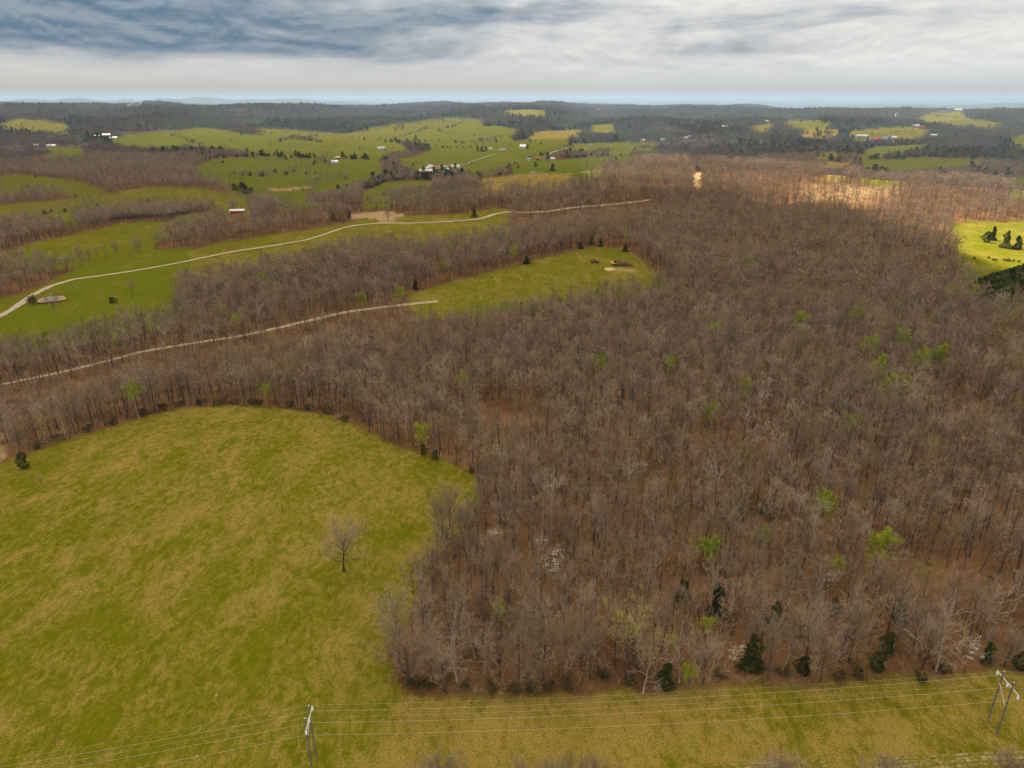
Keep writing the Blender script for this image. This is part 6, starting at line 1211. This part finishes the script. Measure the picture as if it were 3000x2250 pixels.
# hedgerows and loose trees on the farmland
hx, hy = [], []
for h in HEDGES:
    for (ax, ay), (bx, by) in zip(h[:-1], h[1:]):
        L_ = math.hypot(bx-ax, by-ay)
        if L_ > 900: continue
        n = max(1, int(L_/5.5)); t_ = rng.random(n); hx += list(ax+(bx-ax)*t_+rng.normal(0, 2, n)); hy += list(ay+(by-ay)*t_+rng.normal(0, 2, n))
fx, fy = grid(900, 4200, 46, 40); Gf, _, _, Bf, IDf = field_masks(fx, fy, False); s_ = (Gf > .5) & (fbm(fx/160, fy/160, 33, 2)+.25*rng.random(len(fx)) > .58) & (IDf != 18)
qx, qy = grid(1150, 5200, 13, 40); Gq, _, _, Bq, IDq = field_masks(qx, qy, False)
belt = (Gq > .5) & (np.abs(fbm(qx/620+3, qy/520, 55, 3)) < .030+.012*vnoise(qx/150, qy/150, 3)) & (rng.random(len(qx)) < .8)
fx = np.concatenate([fx[s_], qx[belt]]); fy = np.concatenate([fy[s_], qy[belt]]); s_ = np.ones(len(fx), bool)
hx = np.array(list(hx)+list(fx[s_])); hy = np.array(list(hy)+list(fy[s_])); hs = rng.uniform(.5, 1.0, len(hx)); hb = (rng.random(len(hx)) < .93) | (np.hypot(hx, hy) < 1000)
ax_ = np.concatenate([mx, cx, hx[hb]]); ay_ = np.concatenate([my, cy2, hy[hb]])
ai = np.concatenate([mi_, pick('clump', len(cx)), pick('far', hb.sum())])
asz = np.concatenate([sz, np.stack([cs, cs, cs], -1), np.stack([hs[hb]]*3, -1)])
scatter('bare_trees', PC, ax_, ay_, ai, asz)

# evergreens far off
EC = bpy.data.collections.new('evergreen_models')
to_collection(EC, 'evergreen_0', model('lod', [p[1] for p in PROTO['cedar1']['parts']], None))
to_collection(EC, 'evergreen_1', model('lod', [p[1] for p in PROTO['cedar0']['parts']], None))
to_collection(EC, 'evergreen_2', model('lod', [p[1] for p in PROTO['pine0']['parts']], None))
ex, ey, es = [], [], []
for b in BELTS:
    for (px0, py0), (px1, py1) in zip(b[:-1], b[1:]):
        L_ = math.hypot(px1-px0, py1-py0)
        if L_ > 1500: continue
        n = max(2, int(L_/(7 if L_ < 200 else 11))); t_ = rng.random(n); sp = 5 if math.hypot(px0, py0) < 2500 else 22
        ex += list(px0+(px1-px0)*t_+rng.normal(0, sp, n)); ey += list(py0+(py1-py0)*t_+rng.normal(0, sp*1.6, n)); es += list(rng.uniform(.9, 1.5, n))
gx, gy = grid(700, 6500, 26, 40); Gg, _, _, Bg, _ = field_masks(gx, gy, False); rg_ = np.hypot(gx, gy)
s_ = (Gg < .5) & (fbm(gx/300, gy/220, 81, 3)+.10*rng.random(len(gx)) > np.where(rg_ > 1500, .27-.06*(gx > 0), .95))
ex = np.concatenate([ex, gx[s_], hx[~hb]]); ey = np.concatenate([ey, gy[s_], hy[~hb]]); es = np.concatenate([es, rng.uniform(1.0, 1.7, s_.sum()), hs[~hb]*1.1])
scatter('evergreen_trees', EC, ex, ey, rng.integers(0, 3, len(ex)), np.stack([es*1.15, es*1.15, es], -1))

# undergrowth of the near wood: brush and saplings
UC = bpy.data.collections.new('brush_models')
for k in range(3):
    rg = np.random.default_rng(800+k); C = TB(); S = np.zeros((9, 3)); S[:,:2] = rg.normal(size=(9, 2))*.3; E = unit(np.stack([rg.normal(size=9)*.5, rg.normal(size=9)*.5, np.ones(9)], -1))*2.2
    crown_twigs(C, S, E, 60, .7, .035, rg, .02, False); to_collection(UC, f'brush_{k}', C.mesh('brush', M[('twig_dark', 'twig', 'shrub')[k]]))
ux, uy = grid(100, 420, 3.5, 45); Gu, _, _, Bu, _ = field_masks(ux, uy, True); du = seg_dist(ux, uy, pasture)
s_ = (Gu < .4) & (road_dist(ux, uy) > 1.5) & (rng.random(len(ux)) < np.where(du < 7, 1.0, .55)); ux, uy, du = ux[s_], uy[s_], du[s_]
us = rng.uniform(.5, 1.7, len(ux))
vx, vy = grid(100, 420, 2.2, 45); dv_ = seg_dist(vx, vy, pasture); iv = inside(vx, vy, pasture); s_ = iv & (dv_ < 3.2) & (rng.random(len(vx)) < .55-.14*dv_)
ux = np.concatenate([ux, vx[s_]]); uy = np.concatenate([uy, vy[s_]]); du = np.concatenate([du, dv_[s_]]); us = np.concatenate([us, rng.uniform(.18, .5, s_.sum())]); scatter('undergrowth', UC, ux, uy, np.where(du < 6, rng.integers(0, 3, len(ux)), rng.integers(0, 2, len(ux))), np.stack([us*1.2, us*1.2, us], -1))
# ------------------------------------------------------------------ built things
def box_bm(bm, x0, x1, y0, y1, z0, z1, rot=None, org=(0, 0, 0)):
    vs_ = [bm.verts.new((x, y, z)) for z in (z0, z1) for y in (y0, y1) for x in (x0, x1)]
    for q in ((0,2,3,1), (4,5,7,6), (0,1,5,4), (2,6,7,3), (0,4,6,2), (1,3,7,5)): bm.faces.new([vs_[i] for i in q])
    if rot is not None: bmesh.ops.rotate(bm, verts=vs_, cent=org, matrix=rot)
    return vs_
def bar_bm(bm, a, b, r0, r1=None, sides=8):
    a, b = Vector(a), Vector(b); r1 = r0 if r1 is None else r1; q = (b-a).to_track_quat('Z', 'Y'); A, B_ = [], []
    for i in range(sides):
        t = 2*math.pi*i/sides; d = Vector((math.cos(t), math.sin(t), 0)); A.append(bm.verts.new(a+q@(d*r0))); B_.append(bm.verts.new(b+q@(d*r1)))
    for i in range(sides): j = (i+1) % sides; bm.faces.new((A[i], A[j], B_[j], B_[i]))
    bm.faces.new(A[::-1]); bm.faces.new(B_)
def obj(name, bm, m, parent=None, bevel=0.0):
    if bevel: bmesh.ops.bevel(bm, geom=bm.edges[:], offset=bevel, segments=1, affect='EDGES', clamp_overlap=True)
    bmesh.ops.recalc_face_normals(bm, faces=bm.faces[:])
    me = bpy.data.meshes.new(name); bm.to_mesh(me); bm.free(); me.materials.append(m); return link(name, me, parent)
PAINT = {'red': (.30, .022, .028), 'white': (.50, .50, .485), 'cream': (.45, .42, .34), 'grey': (.34, .35, .37), 'blue': (.12, .20, .34), 'tan': (.42, .31, .20), 'brown': (.14, .095, .07), 'green': (.06, .14, .07), 'palegreen': (.55, .66, .50)}
PM = {}
def paint(c, kind):
    if (c, kind) not in PM:
        m, t = mat(f'{c}_{kind}'); P = t.n('ShaderNodeTexCoord').outputs['Object']; k = PAINT[c]
        wv = t.n('ShaderNodeTexWave', _wave_type='BANDS', _bands_direction='X', Vector=P, Scale=1.6)
        n = t.ramp(t.noise(P, .8, 4, .6), .35, .7)
        cc = t.mix(n, tuple(q*.82 for q in k), k)
        finish(t, cc, .45 if kind == 'roof' else .75, t.n('ShaderNodeBump', Strength=.3, Distance=.04, Height=wv.outputs['Fac']).outputs[0], .35)
        PM[(c, kind)] = m
    return PM[(c, kind)]
DARK = plain('dark_opening', (.018, .017, .016), .9); GLASS = plain('window_glass', (.04, .05, .06), .15, spec=.6); TRIM = plain('white_trim', (.75, .74, .72), .6)
def house(x, y, L_, Wd, H, rot, wc, rc, label):
    barn = 'barn' in label or 'shed' in label or 'building' in label
    cat = 'barn' if 'barn' in label else 'shed' if 'shed' in label else 'trailer' if 'trailer' in label else 'house' if 'house' in label else 'building'
    z = min(Z(x+a, y+b) for a in (-L_/3, L_/3) for b in (-Wd/3, Wd/3))-.3
    a0 = math.atan2(x, y); o = empty(cat, (x, y, z), -a0+R(rot)); rise = Wd*(.15 if 'red barn' in label else .24 if barn else .34)
    if cat == 'trailer': rise = .25
    bm = bmesh.new(); hx_, hy_ = L_/2, Wd/2; vv = []
    for sx_ in (-hx_, hx_): vv.append([bm.verts.new((sx_, -hy_, 0)), bm.verts.new((sx_, hy_, 0)), bm.verts.new((sx_, hy_, H)), bm.verts.new((sx_, 0, H+rise)), bm.verts.new((sx_, -hy_, H))])
    A, B_ = vv; bm.faces.new(A[::-1]); bm.faces.new(B_); bm.faces.new((A[0], B_[0], B_[4], A[4])); bm.faces.new((A[2], B_[2], B_[1], A[1]))
    obj('wall', bm, paint(wc, 'wall'), o)
    bm = bmesh.new(); ov, th_ = .5, .18
    for s in (-1, 1):
        e = rise/hy_; q = [(-hx_-ov, 0, H+rise+.05), (hx_+ov, 0, H+rise+.05), (hx_+ov, s*(hy_+ov), H-e*ov+.05), (-hx_-ov, s*(hy_+ov), H-e*ov+.05)]
        lo = [bm.verts.new(p) for p in q]; up_ = [bm.verts.new((p[0], p[1], p[2]+th_)) for p in q]
        bm.faces.new(up_); bm.faces.new(lo[::-1])
        for i in range(4): j = (i+1) % 4; bm.faces.new((lo[i], lo[j], up_[j], up_[i]))
    obj('roof', bm, paint(rc, 'roof'), o)
    bm = bmesh.new()
    if barn: box_bm(bm, hx_-.02, hx_+.06, -Wd*.3, Wd*.3, .1, H*.82)
    else: box_bm(bm, -.5, .5, -hy_-.06, -hy_+.02, .3, 2.4)
    obj('door', bm, DARK if barn else paint('brown', 'wall'), o)
    if not barn:
        for u in (-.34, .3):
            bm = bmesh.new(); box_bm(bm, L_*u-.7, L_*u+.7, -hy_-.05, -hy_+.02, 1.0, 2.3); obj('window', bm, GLASS, o)
        if cat == 'house': bm = bmesh.new(); box_bm(bm, L_*.2, L_*.2+.8, .3, 1.1, H+rise*.4, H+rise+1.1); obj('chimney', bm, paint('brown', 'wall'), o)
    elif 'red barn' in label:
        for sx_ in (-hx_, hx_*.8, hx_):
            bm = bmesh.new(); box_bm(bm, sx_-.22, sx_+.22, -hy_-.08, -hy_+.1, 0, H); obj('trim_post', bm, TRIM, o)
    return tag(o, label, cat, 'farm buildings and houses')
for b in BUILDINGS: house(*b)

# ---- power line: two-pole structures and five wires
WOOD = plain('weathered_pole', (.155, .130, .110), .9, .3, 1.2); ARM = plain('grey_crossarm', (.52, .50, .46), .8, .15, 1.5); INS = plain('insulator_glaze', (.72, .78, .76), .3, .05, 5, .5)
WIRE = plain('aluminium_wire', (.50, .48, .43), .45, .05, .2, .5, .3); STEEL = plain('rusty_steel', (.16, .085, .05), .8)
def pylon(pA, pB, hA, hB, label, arm_over):
    """pA: far pole, pB: near pole"""
    cx_, cy_ = (pA[0]+pB[0])/2, (pA[1]+pB[1])/2; z = Z(cx_, cy_); o = empty('utility_pole', (cx_, cy_, z))
    W_ = Vector((cx_, cy_, z)); tops = []
    for p, h in ((pA, hA), (pB, hB)):
        zb = Z(*p); b = Vector((p[0], p[1], zb-.4))-W_; t = Vector((p[0], p[1], zb+h))-W_; tops.append(t)
        bm = bmesh.new(); bar_bm(bm, b, t, .21, .14, 10); pl = obj('pole', bm, WOOD, o)
        bm = bmesh.new(); bar_bm(bm, t+Vector((0, 0, .005)), t+Vector((0, 0, .16)), .16, .10, 8); obj('pole_cap', bm, ARM, pl)
        bm = bmesh.new(); bar_bm(bm, b+Vector((0, 0, .36)), b+Vector((0, 0, .62)), .30, .24, 10); obj('earth_collar', bm, plain('clay_collar', (.34, .19, .05), .95), pl)
    d = (tops[1]-tops[0]); d.z = 0; d.normalize(); n = Vector((0, 0, 1)).cross(d)
    zc_ = min(tops[0].z, tops[1].z)-1.5; mid = (tops[0]+tops[1])/2; half = arm_over
    e0 = Vector((mid.x, mid.y, zc_))-d*half+n*.24; e1 = Vector((mid.x, mid.y, zc_))+d*half+n*.24
    bm = bmesh.new(); bar_bm(bm, e0, e1, .12, .12, 4); obj('crossarm', bm, ARM, o)
    bm = bmesh.new(); bar_bm(bm, Vector((tops[0].x, tops[0].y, zc_-1.3))-n*.2, Vector((tops[1].x, tops[1].y, zc_-4.4))-n*.2, .08, .08, 4); obj('brace', bm, ARM, o)
    bm = bmesh.new(); bar_bm(bm, Vector((tops[0].x, tops[0].y, zc_-2.6)), Vector((tops[1].x, tops[1].y, zc_-2.6)), .05, .05, 6); obj('tie_rod', bm, STEEL, o)
    att = []
    for k in (-1, 0, 1):
        c = Vector((mid.x, mid.y, zc_))+d*half*.93*k+n*.24; bm = bmesh.new()
        for j in range(4): bar_bm(bm, c-Vector((0, 0, .15+.2*j)), c-Vector((0, 0, .29+.2*j)), .20, .13, 10)
        bar_bm(bm, c-Vector((0, 0, .02)), c-Vector((0, 0, 1.02)), .04, .04, 6); obj('insulator', bm, INS, o); att.append(W_+c-Vector((0, 0, 1.03)))
    tag(o, label, 'utility pole', 'two-pole power line structures')
    return [W_+tops[0]+Vector((0, 0, .14)), att[0], att[1], W_+tops[1]+Vector((0, 0, .14)), att[2]]
pl1 = pylon((-38.6, 102.4), (-38.4, 99.1), 13.0, 13.4, "two-pole wooden power line structure with crossarm at the bottom left of centre", 3.0)
pl2 = pylon((98.4, 110.4), (98.4, 107.4), 13.6, 13.7, "two-pole wooden power line structure with white insulators at the right end of the clearing", 3.4)
def wire(a, b, sag, r, c1=None):
    n = 40; v = [a.lerp(b, i/n)-Vector((0, 0, sag*4*(i/n)*(1-i/n))) for i in range(n+1)]; return v
WL = ["uppermost thin earth wire of the power line, strung from the far pole tops", "second wire of the power line, strung from the crossarm ends nearest the wood", "middle thick wire of the power line, hung from the crossarm middles", "thin earth wire just above the middle wire of the power line", "lowest wire of the power line, farthest from the wood"]
for k in range(5):
    a, b = pl1[k], pl2[k]; span = (b-a).length
    sag = 1.7 if k in (1, 2, 4) else 1.3
    l_end = a+Vector((-118, -20.0, -3.5)); r_end = b+Vector((130, -9.0, 0))
    pts = wire(l_end, a, 2.0, 0)[:-1]+wire(a, b, sag, 0)[:-1]+wire(b, r_end, sag, 0)
    T = TB(); T.tube([tuple(p) for p in pts], np.full(len(pts), .013 if k in (1, 2, 4) else .007), 5)
    tag(link('power_line', T.mesh('power_line', WIRE)), WL[k], 'wire', 'wires of the power line')

# ---- machines in the clearing
YEL = plain('yellow_paint', (.72, .42, .012), .5, .15, 1.2, .4); RUB = plain('tyre_rubber', (.018, .018, .019), .9); ORG = plain('rusty_orange_paint', (.36, .13, .035), .6, .3, 1.0); BLK = plain('black_steel', (.022, .021, .024), .6, .2, 2, .4)
def wheel(o, x, y, r, w_):
    bm = bmesh.new(); bar_bm(bm, (x, y-w_/2, r), (x, y+w_/2, r), r, r, 18); t_ = obj('wheel', bm, RUB, o, .12)
    s = 1 if y > 0 else -1; bm = bmesh.new(); bar_bm(bm, (x, y+s*w_/2, r), (x, y+s*(w_/2+.06), r), r*.5, r*.42, 12); obj('rim', bm, ORG, t_)
def skidder(x, y, rz):
    o = empty('log_skidder', (x, y, Z(x, y)), rz)
    for sx_ in (-1.9, 1.9):
        for sy_ in (-1.25, 1.25): wheel(o, sx_, sy_, .95, .75)
    bm = bmesh.new(); box_bm(bm, .5, 3.1, -.75, .75, .9, 2.1); obj('engine_hood', bm, ORG, o, .12)
    bm = bmesh.new(); box_bm(bm, -.75, .45, -.85, .85, 1.0, 3.2); cab_ = obj('cab', bm, BLK, o, .1)
    for s in (-1, 1): bm = bmesh.new(); box_bm(bm, -.55, .25, s*.86-.01, s*.86+.02, 2.1, 3.0); obj('window', bm, GLASS, cab_)
    bm = bmesh.new(); box_bm(bm, -.85, .6, -.95, .95, 3.22, 3.34); obj('cab_roof', bm, ORG, cab_)
    bm = bmesh.new(); box_bm(bm, -3.2, -.8, -.7, .7, .85, 1.6); obj('rear_frame', bm, ORG, o, .1)
    bm = bmesh.new(); bar_bm(bm, (-2.4, -.5, 1.5), (-2.9, -.5, 3.1), .12); bar_bm(bm, (-2.4, .5, 1.5), (-2.9, .5, 3.1), .12); bar_bm(bm, (-2.9, -.6, 3.05), (-2.9, .6, 3.05), .14); bar_bm(bm, (-2.9, 0, 3.05), (-4.0, 0, 2.6), .12); obj('grapple_arch', bm, BLK, o)
    bm = bmesh.new()
    for s in (-1, 1): bar_bm(bm, (-4.0, 0, 2.6), (-4.1, s*.7, 1.5), .10, .08); bar_bm(bm, (-4.1, s*.7, 1.5), (-4.0, s*.15, .8), .08, .04)
    obj('grapple', bm, BLK, o)
    bm = bmesh.new(); box_bm(bm, 3.45, 3.6, -1.35, 1.35, .35, 1.35); bar_bm(bm, (3.45, -.6, .9), (2.6, -.6, 1.0), .1); bar_bm(bm, (3.45, .6, .9), (2.6, .6, 1.0), .1); obj('blade', bm, ORG, o)
    tag(o, "dark wheeled log skidder with rusty orange body parked in the green clearing", 'skidder')
def excavator(x, y, rz):
    o = empty('excavator', (x, y, Z(x, y)), rz)
    for s in (-1, 1):
        bm = bmesh.new(); box_bm(bm, -2.1, 2.1, s*1.25-.35, s*1.25+.35, .02, .95); t_ = obj('track', bm, RUB, o, .28)
        for k in (-1.4, -.5, .5, 1.4): bm = bmesh.new(); bar_bm(bm, (k, s*1.62, .45), (k, s*1.68, .45), .28, .24, 10); obj('roller', bm, BLK, t_)
    bm = bmesh.new(); box_bm(bm, -1.0, 1.0, -.95, .95, .55, 1.15); obj('undercarriage', bm, BLK, o)
    bm = bmesh.new(); box_bm(bm, -2.9, 1.2, -1.35, 1.35, 1.2, 1.7); obj('deck', bm, YEL, o, .08)
    bm = bmesh.new(); box_bm(bm, -3.0, -.9, -1.38, 1.38, 1.72, 3.0); obj('engine_housing', bm, YEL, o, .2)
    bm = bmesh.new(); bar_bm(bm, (-2.2, -.6, 3.0), (-2.2, -.6, 3.5), .09); obj('exhaust', bm, BLK, o)
    bm = bmesh.new(); box_bm(bm, -.6, 1.15, .3, 1.33, 1.72, 3.45); cb = obj('cab', bm, BLK, o, .1)
    bm = bmesh.new(); box_bm(bm, 1.152, 1.18, .45, 1.2, 2.2, 3.25); obj('windscreen', bm, GLASS, cb)
    bm = bmesh.new(); bar_bm(bm, (.7, -.3, 1.8), (2.6, -.3, 4.6), .30, .26, 4); bar_bm(bm, (2.6, -.3, 4.6), (4.6, -.3, 4.9), .26, .20, 4); obj('boom', bm, BLK, o)
    bm = bmesh.new(); bar_bm(bm, (4.6, -.3, 4.9), (5.6, -.3, 2.4), .20, .15, 4); obj('stick', bm, BLK, o)
    bm = bmesh.new()
    for s in (-1, 1): bar_bm(bm, (5.6, -.3, 2.4), (5.6+s*.6, -.3, 1.6), .14, .1); bar_bm(bm, (5.6+s*.6, -.3, 1.6), (5.6+s*.2, -.3, .95), .1, .05)
    obj('grapple', bm, BLK, o)
    tag(o, "yellow tracked excavator with dark boom at the left end of the brush pile", 'excavator')
skidder(*SPOT['skidder'], .25); excavator(*SPOT['excavator'], .05)
rg = np.random.default_rng(91); T = TB()
for i in range(420):
    u = rg.random(); px0 = SPOT['pile'][0]-5.5+u*12; py0 = SPOT['pile'][1]+.8-u*2.2+rg.normal()*1.4; hh = 2.6*math.sin(math.pi*min(1, .12+u*.85))*rg.random(); a = rg.normal()*.55; L_ = rg.uniform(1.5, 5)
    d = np.array([math.cos(a), math.sin(a), rg.normal()*.22]); c = np.array([px0, py0, Z(px0, py0)+.1+hh]); T.tube([c-d*L_/2, c+d*L_/2], [rg.uniform(.08, .22), rg.uniform(.03, .1)], 5)
bp = tag(link('brush_pile', T.mesh('brush_pile', varied('cut_wood', (.16, .085, .045), (.36, .22, .12), inst=.0, scale=1.5))), "brown heap of cut logs and brush beside the yellow excavator", 'brush pile')
def mound(name, x, y, a, b, h, m, label, cat):
    v, f = [], []; nr_, na_ = 7, 28
    for i in range(nr_):
        q = i/(nr_-1)
        for j in range(na_):
            t_ = 2*math.pi*j/na_; k = 1+.22*math.sin(3*t_+1)+.12*math.sin(7*t_); px0, py0 = x+a*k*q*math.cos(t_), y+b*k*q*math.sin(t_)
            v.append((px0, py0, Z(px0, py0)+h*(1-q*q)**1.2*(1+.25*math.sin(5*t_+3*q))-.06*(q > .95)))
            if i: s = i*na_+j; s2 = i*na_+(j+1) % na_; f.append((s-na_, s2-na_, s2, s))
    me = mesh(name, v, f, m, smooth=True); 
    tag(link(name, me), label, cat)
mound('sand_pile', *SPOT['sand'], 4.2, 3.2, 1.1, plain('pale_sand', (.52, .36, .17), .95, .2, .7), "small pale sand heap in front of the yellow excavator", 'sand heap')
# ---- fallen logs and field stones
for (ax, ay, bx, by, label) in LOGS:
    L_ = math.hypot(bx-ax, by-ay); k = min(1, 11/max(L_, .1)); bx, by = ax+(bx-ax)*k, ay+(by-ay)*k
    T = TB(); n = 7; rr = np.linspace(.24, .10, n); P_ = [(ax+(bx-ax)*i/(n-1), ay+(by-ay)*i/(n-1)+.15*math.sin(i*1.9), Z(ax+(bx-ax)*i/(n-1), ay+(by-ay)*i/(n-1))+.28+.5*i/(n-1)) for i in range(n)]
    T.tube(P_, rr, 7)
    for i in (3, 4, 5): T.tube([P_[i], (P_[i][0]+.7*(-1)**i, P_[i][1]+.4, P_[i][2]+.9)], [.06, .02], 4)
    tag(link('fallen_log', T.mesh('fallen_log', M['bark' if 'dark' in label else 'bark_pale'])), label, 'log', 'fallen logs')
ST = plain('field_stone', (.42, .37, .29), .9, .3, 1.5)
for x, y, s, label in ROCKS:
    bm = bmesh.new(); bmesh.ops.create_icosphere(bm, subdivisions=2, radius=1)
    for v_ in bm.verts: k = 1+.35*vnoise(np.array([v_.co.x*1.5+x]), np.array([v_.co.y*1.5+v_.co.z]), 3)[0]; v_.co = Vector((v_.co.x*s*.36*k, v_.co.y*s*.28*k, v_.co.z*s*.24*k))
    o = obj('stone', bm, ST); o.location = (x, y, Z(x, y)+s*.2); tag(o, label, 'stone', 'stones in the pasture')
# ---- smoke of a field fire far off
def smoke():
    m, t = mat('smoke'); P = t.n('ShaderNodeTexCoord').outputs['Object']
    n = t.ramp(t.noise(P, .035, 4, .6), .42, .75)
    v_ = t.n('ShaderNodeVolumePrincipled', Color=(.86, .94, 1.0), Density=t.math('MULTIPLY', n, .06)); t.n('ShaderNodeOutputMaterial', Volume=v_)
    pts = [(0, 0, 0, 14), (14, 0, 22, 22), (40, 0, 38, 30), (72, 0, 62, 36), (96, 0, 80, 24)]
    T = TB(); T.tube([(a, b, c) for a, b, c, r in pts], [r for *_, r in pts], 14); me = T.mesh('smoke', m)
    bm = bmesh.new(); bm.from_mesh(me); bmesh.ops.holes_fill(bm, edges=bm.edges[:], sides=0); bmesh.ops.recalc_face_normals(bm, faces=bm.faces[:]); bm.to_mesh(me); bm.free()
    o = link('smoke', me); o.location = (*SPOT['smoke'], Z(*SPOT['smoke'])+4); o.scale = (.9, .8, .5); tag(o, "thin blue-white smoke drifting from a fire in the far woods", 'smoke', kind='stuff')
smoke()
# ------------------------------------------------------------------ haze
def haze():
    m, t = mat('haze'); v_ = t.n('ShaderNodeVolumePrincipled', Color=HAZE_COL, Density=HAZE_D, Anisotropy=.1); t.n('ShaderNodeOutputMaterial', Volume=v_)
    bm = bmesh.new(); box_bm(bm, -31000, 31000, -31000, 31000, float(ZRANGE[0])-1.0, float(ZRANGE[1])+24.0); o = obj('haze', bm, m); tag(o, kind='stuff')
HAZE_COL, HAZE_D = (.53, .70, .89), 1.2e-4
haze()
# ------------------------------------------------------------------ the broken cloud deck overhead, with the gap that lets the sun on to the ridge
GAP = [(285, 800), (350, 770), (330, 600), (265, 480), (330, 400), (480, 380), (700, 420), (900, 600), (1200, 750), (1300, 850), (900, 930), (560, 1040), (400, 1200), (300, 1340), (150, 1330), (20, 1180), (-40, 1040), (60, 930), (190, 850)]
def clouds():
    base_z = 1500.0; off = np.array([SUN_DIR.x, SUN_DIR.y])/SUN_DIR.z*base_z
    xs = np.arange(-7200, 7201, 90.0); ys = np.arange(-4200, 5401, 90.0); X, Y = np.meshgrid(xs, ys); nx, ny = len(xs), len(ys)
    gx_, gy_ = X-off[0], Y-off[1]                                     # where its shadow falls
    wob = 60*fbm(gx_/260, gy_/260, 201, 3)
    sdv = seg_dist(gx_.ravel(), gy_.ravel(), GAP).reshape(X.shape); sdv = np.where(inside(gx_.ravel(), gy_.ravel(), GAP).reshape(X.shape), -sdv, sdv)+wob
    th = 150+130*fbm(X/900, Y/900, 211, 4); edge = np.minimum.reduce([X+7200, 7200-X, Y+4200, 5400-Y])
    th = np.minimum(th, np.maximum(0, sdv+8)*1.2); th = np.minimum(th, edge*.5)
    m_ = th > 4; k = 1+.25*fbm(X/300, Y/300, 231, 3)
    top = np.stack([X, Y, base_z+np.maximum(th, 0)*k], -1).reshape(-1, 3); bot = np.stack([X, Y, base_z-np.maximum(th, 0)*.25*k], -1).reshape(-1, 3)
    ii = (np.arange(ny-1)[:,None]*nx+np.arange(nx-1)[None,:]).ravel(); Qd = np.stack([ii, ii+1, ii+1+nx, ii+nx], -1); ok = m_.ravel()[Qd].any(1); Qd = Qd[ok]
    n = nx*ny; me = fast_mesh('clouds', np.concatenate([top, bot]), [np.concatenate([Qd, Qd[:, ::-1]+n])], [])
    m, t = mat('cloud'); P = t.n('ShaderNodeNewGeometry').outputs['Position']
    d = t.n('ShaderNodeBsdfDiffuse', Color=(.9, .9, .9)); tl = t.n('ShaderNodeBsdfTranslucent', Color=(.92, .92, .92)); tr = t.n('ShaderNodeBsdfTransparent')
    mx_ = t.n('ShaderNodeMixShader', i0=.6, i1=d, i2=tl); m2 = t.n('ShaderNodeMixShader', i0=t.ramp(t.n('ShaderNodeSeparateXYZ', i0=P).outputs[1], 2500, 5000, CLOUD_OPACITY, .20), i1=tr, i2=mx_); t.n('ShaderNodeOutputMaterial', Surface=m2)
    me.materials.append(m); me.polygons.foreach_set('use_smooth', np.ones(len(me.polygons), bool))
    bm = bmesh.new(); bm.from_mesh(me); bmesh.ops.delete(bm, geom=[v for v in bm.verts if not v.link_faces], context='VERTS'); bmesh.ops.remove_doubles(bm, verts=bm.verts[:], dist=.01); bm.to_mesh(me); bm.free()
    tag(link('clouds', me), kind='stuff')
CLOUD_OPACITY = .78
clouds()
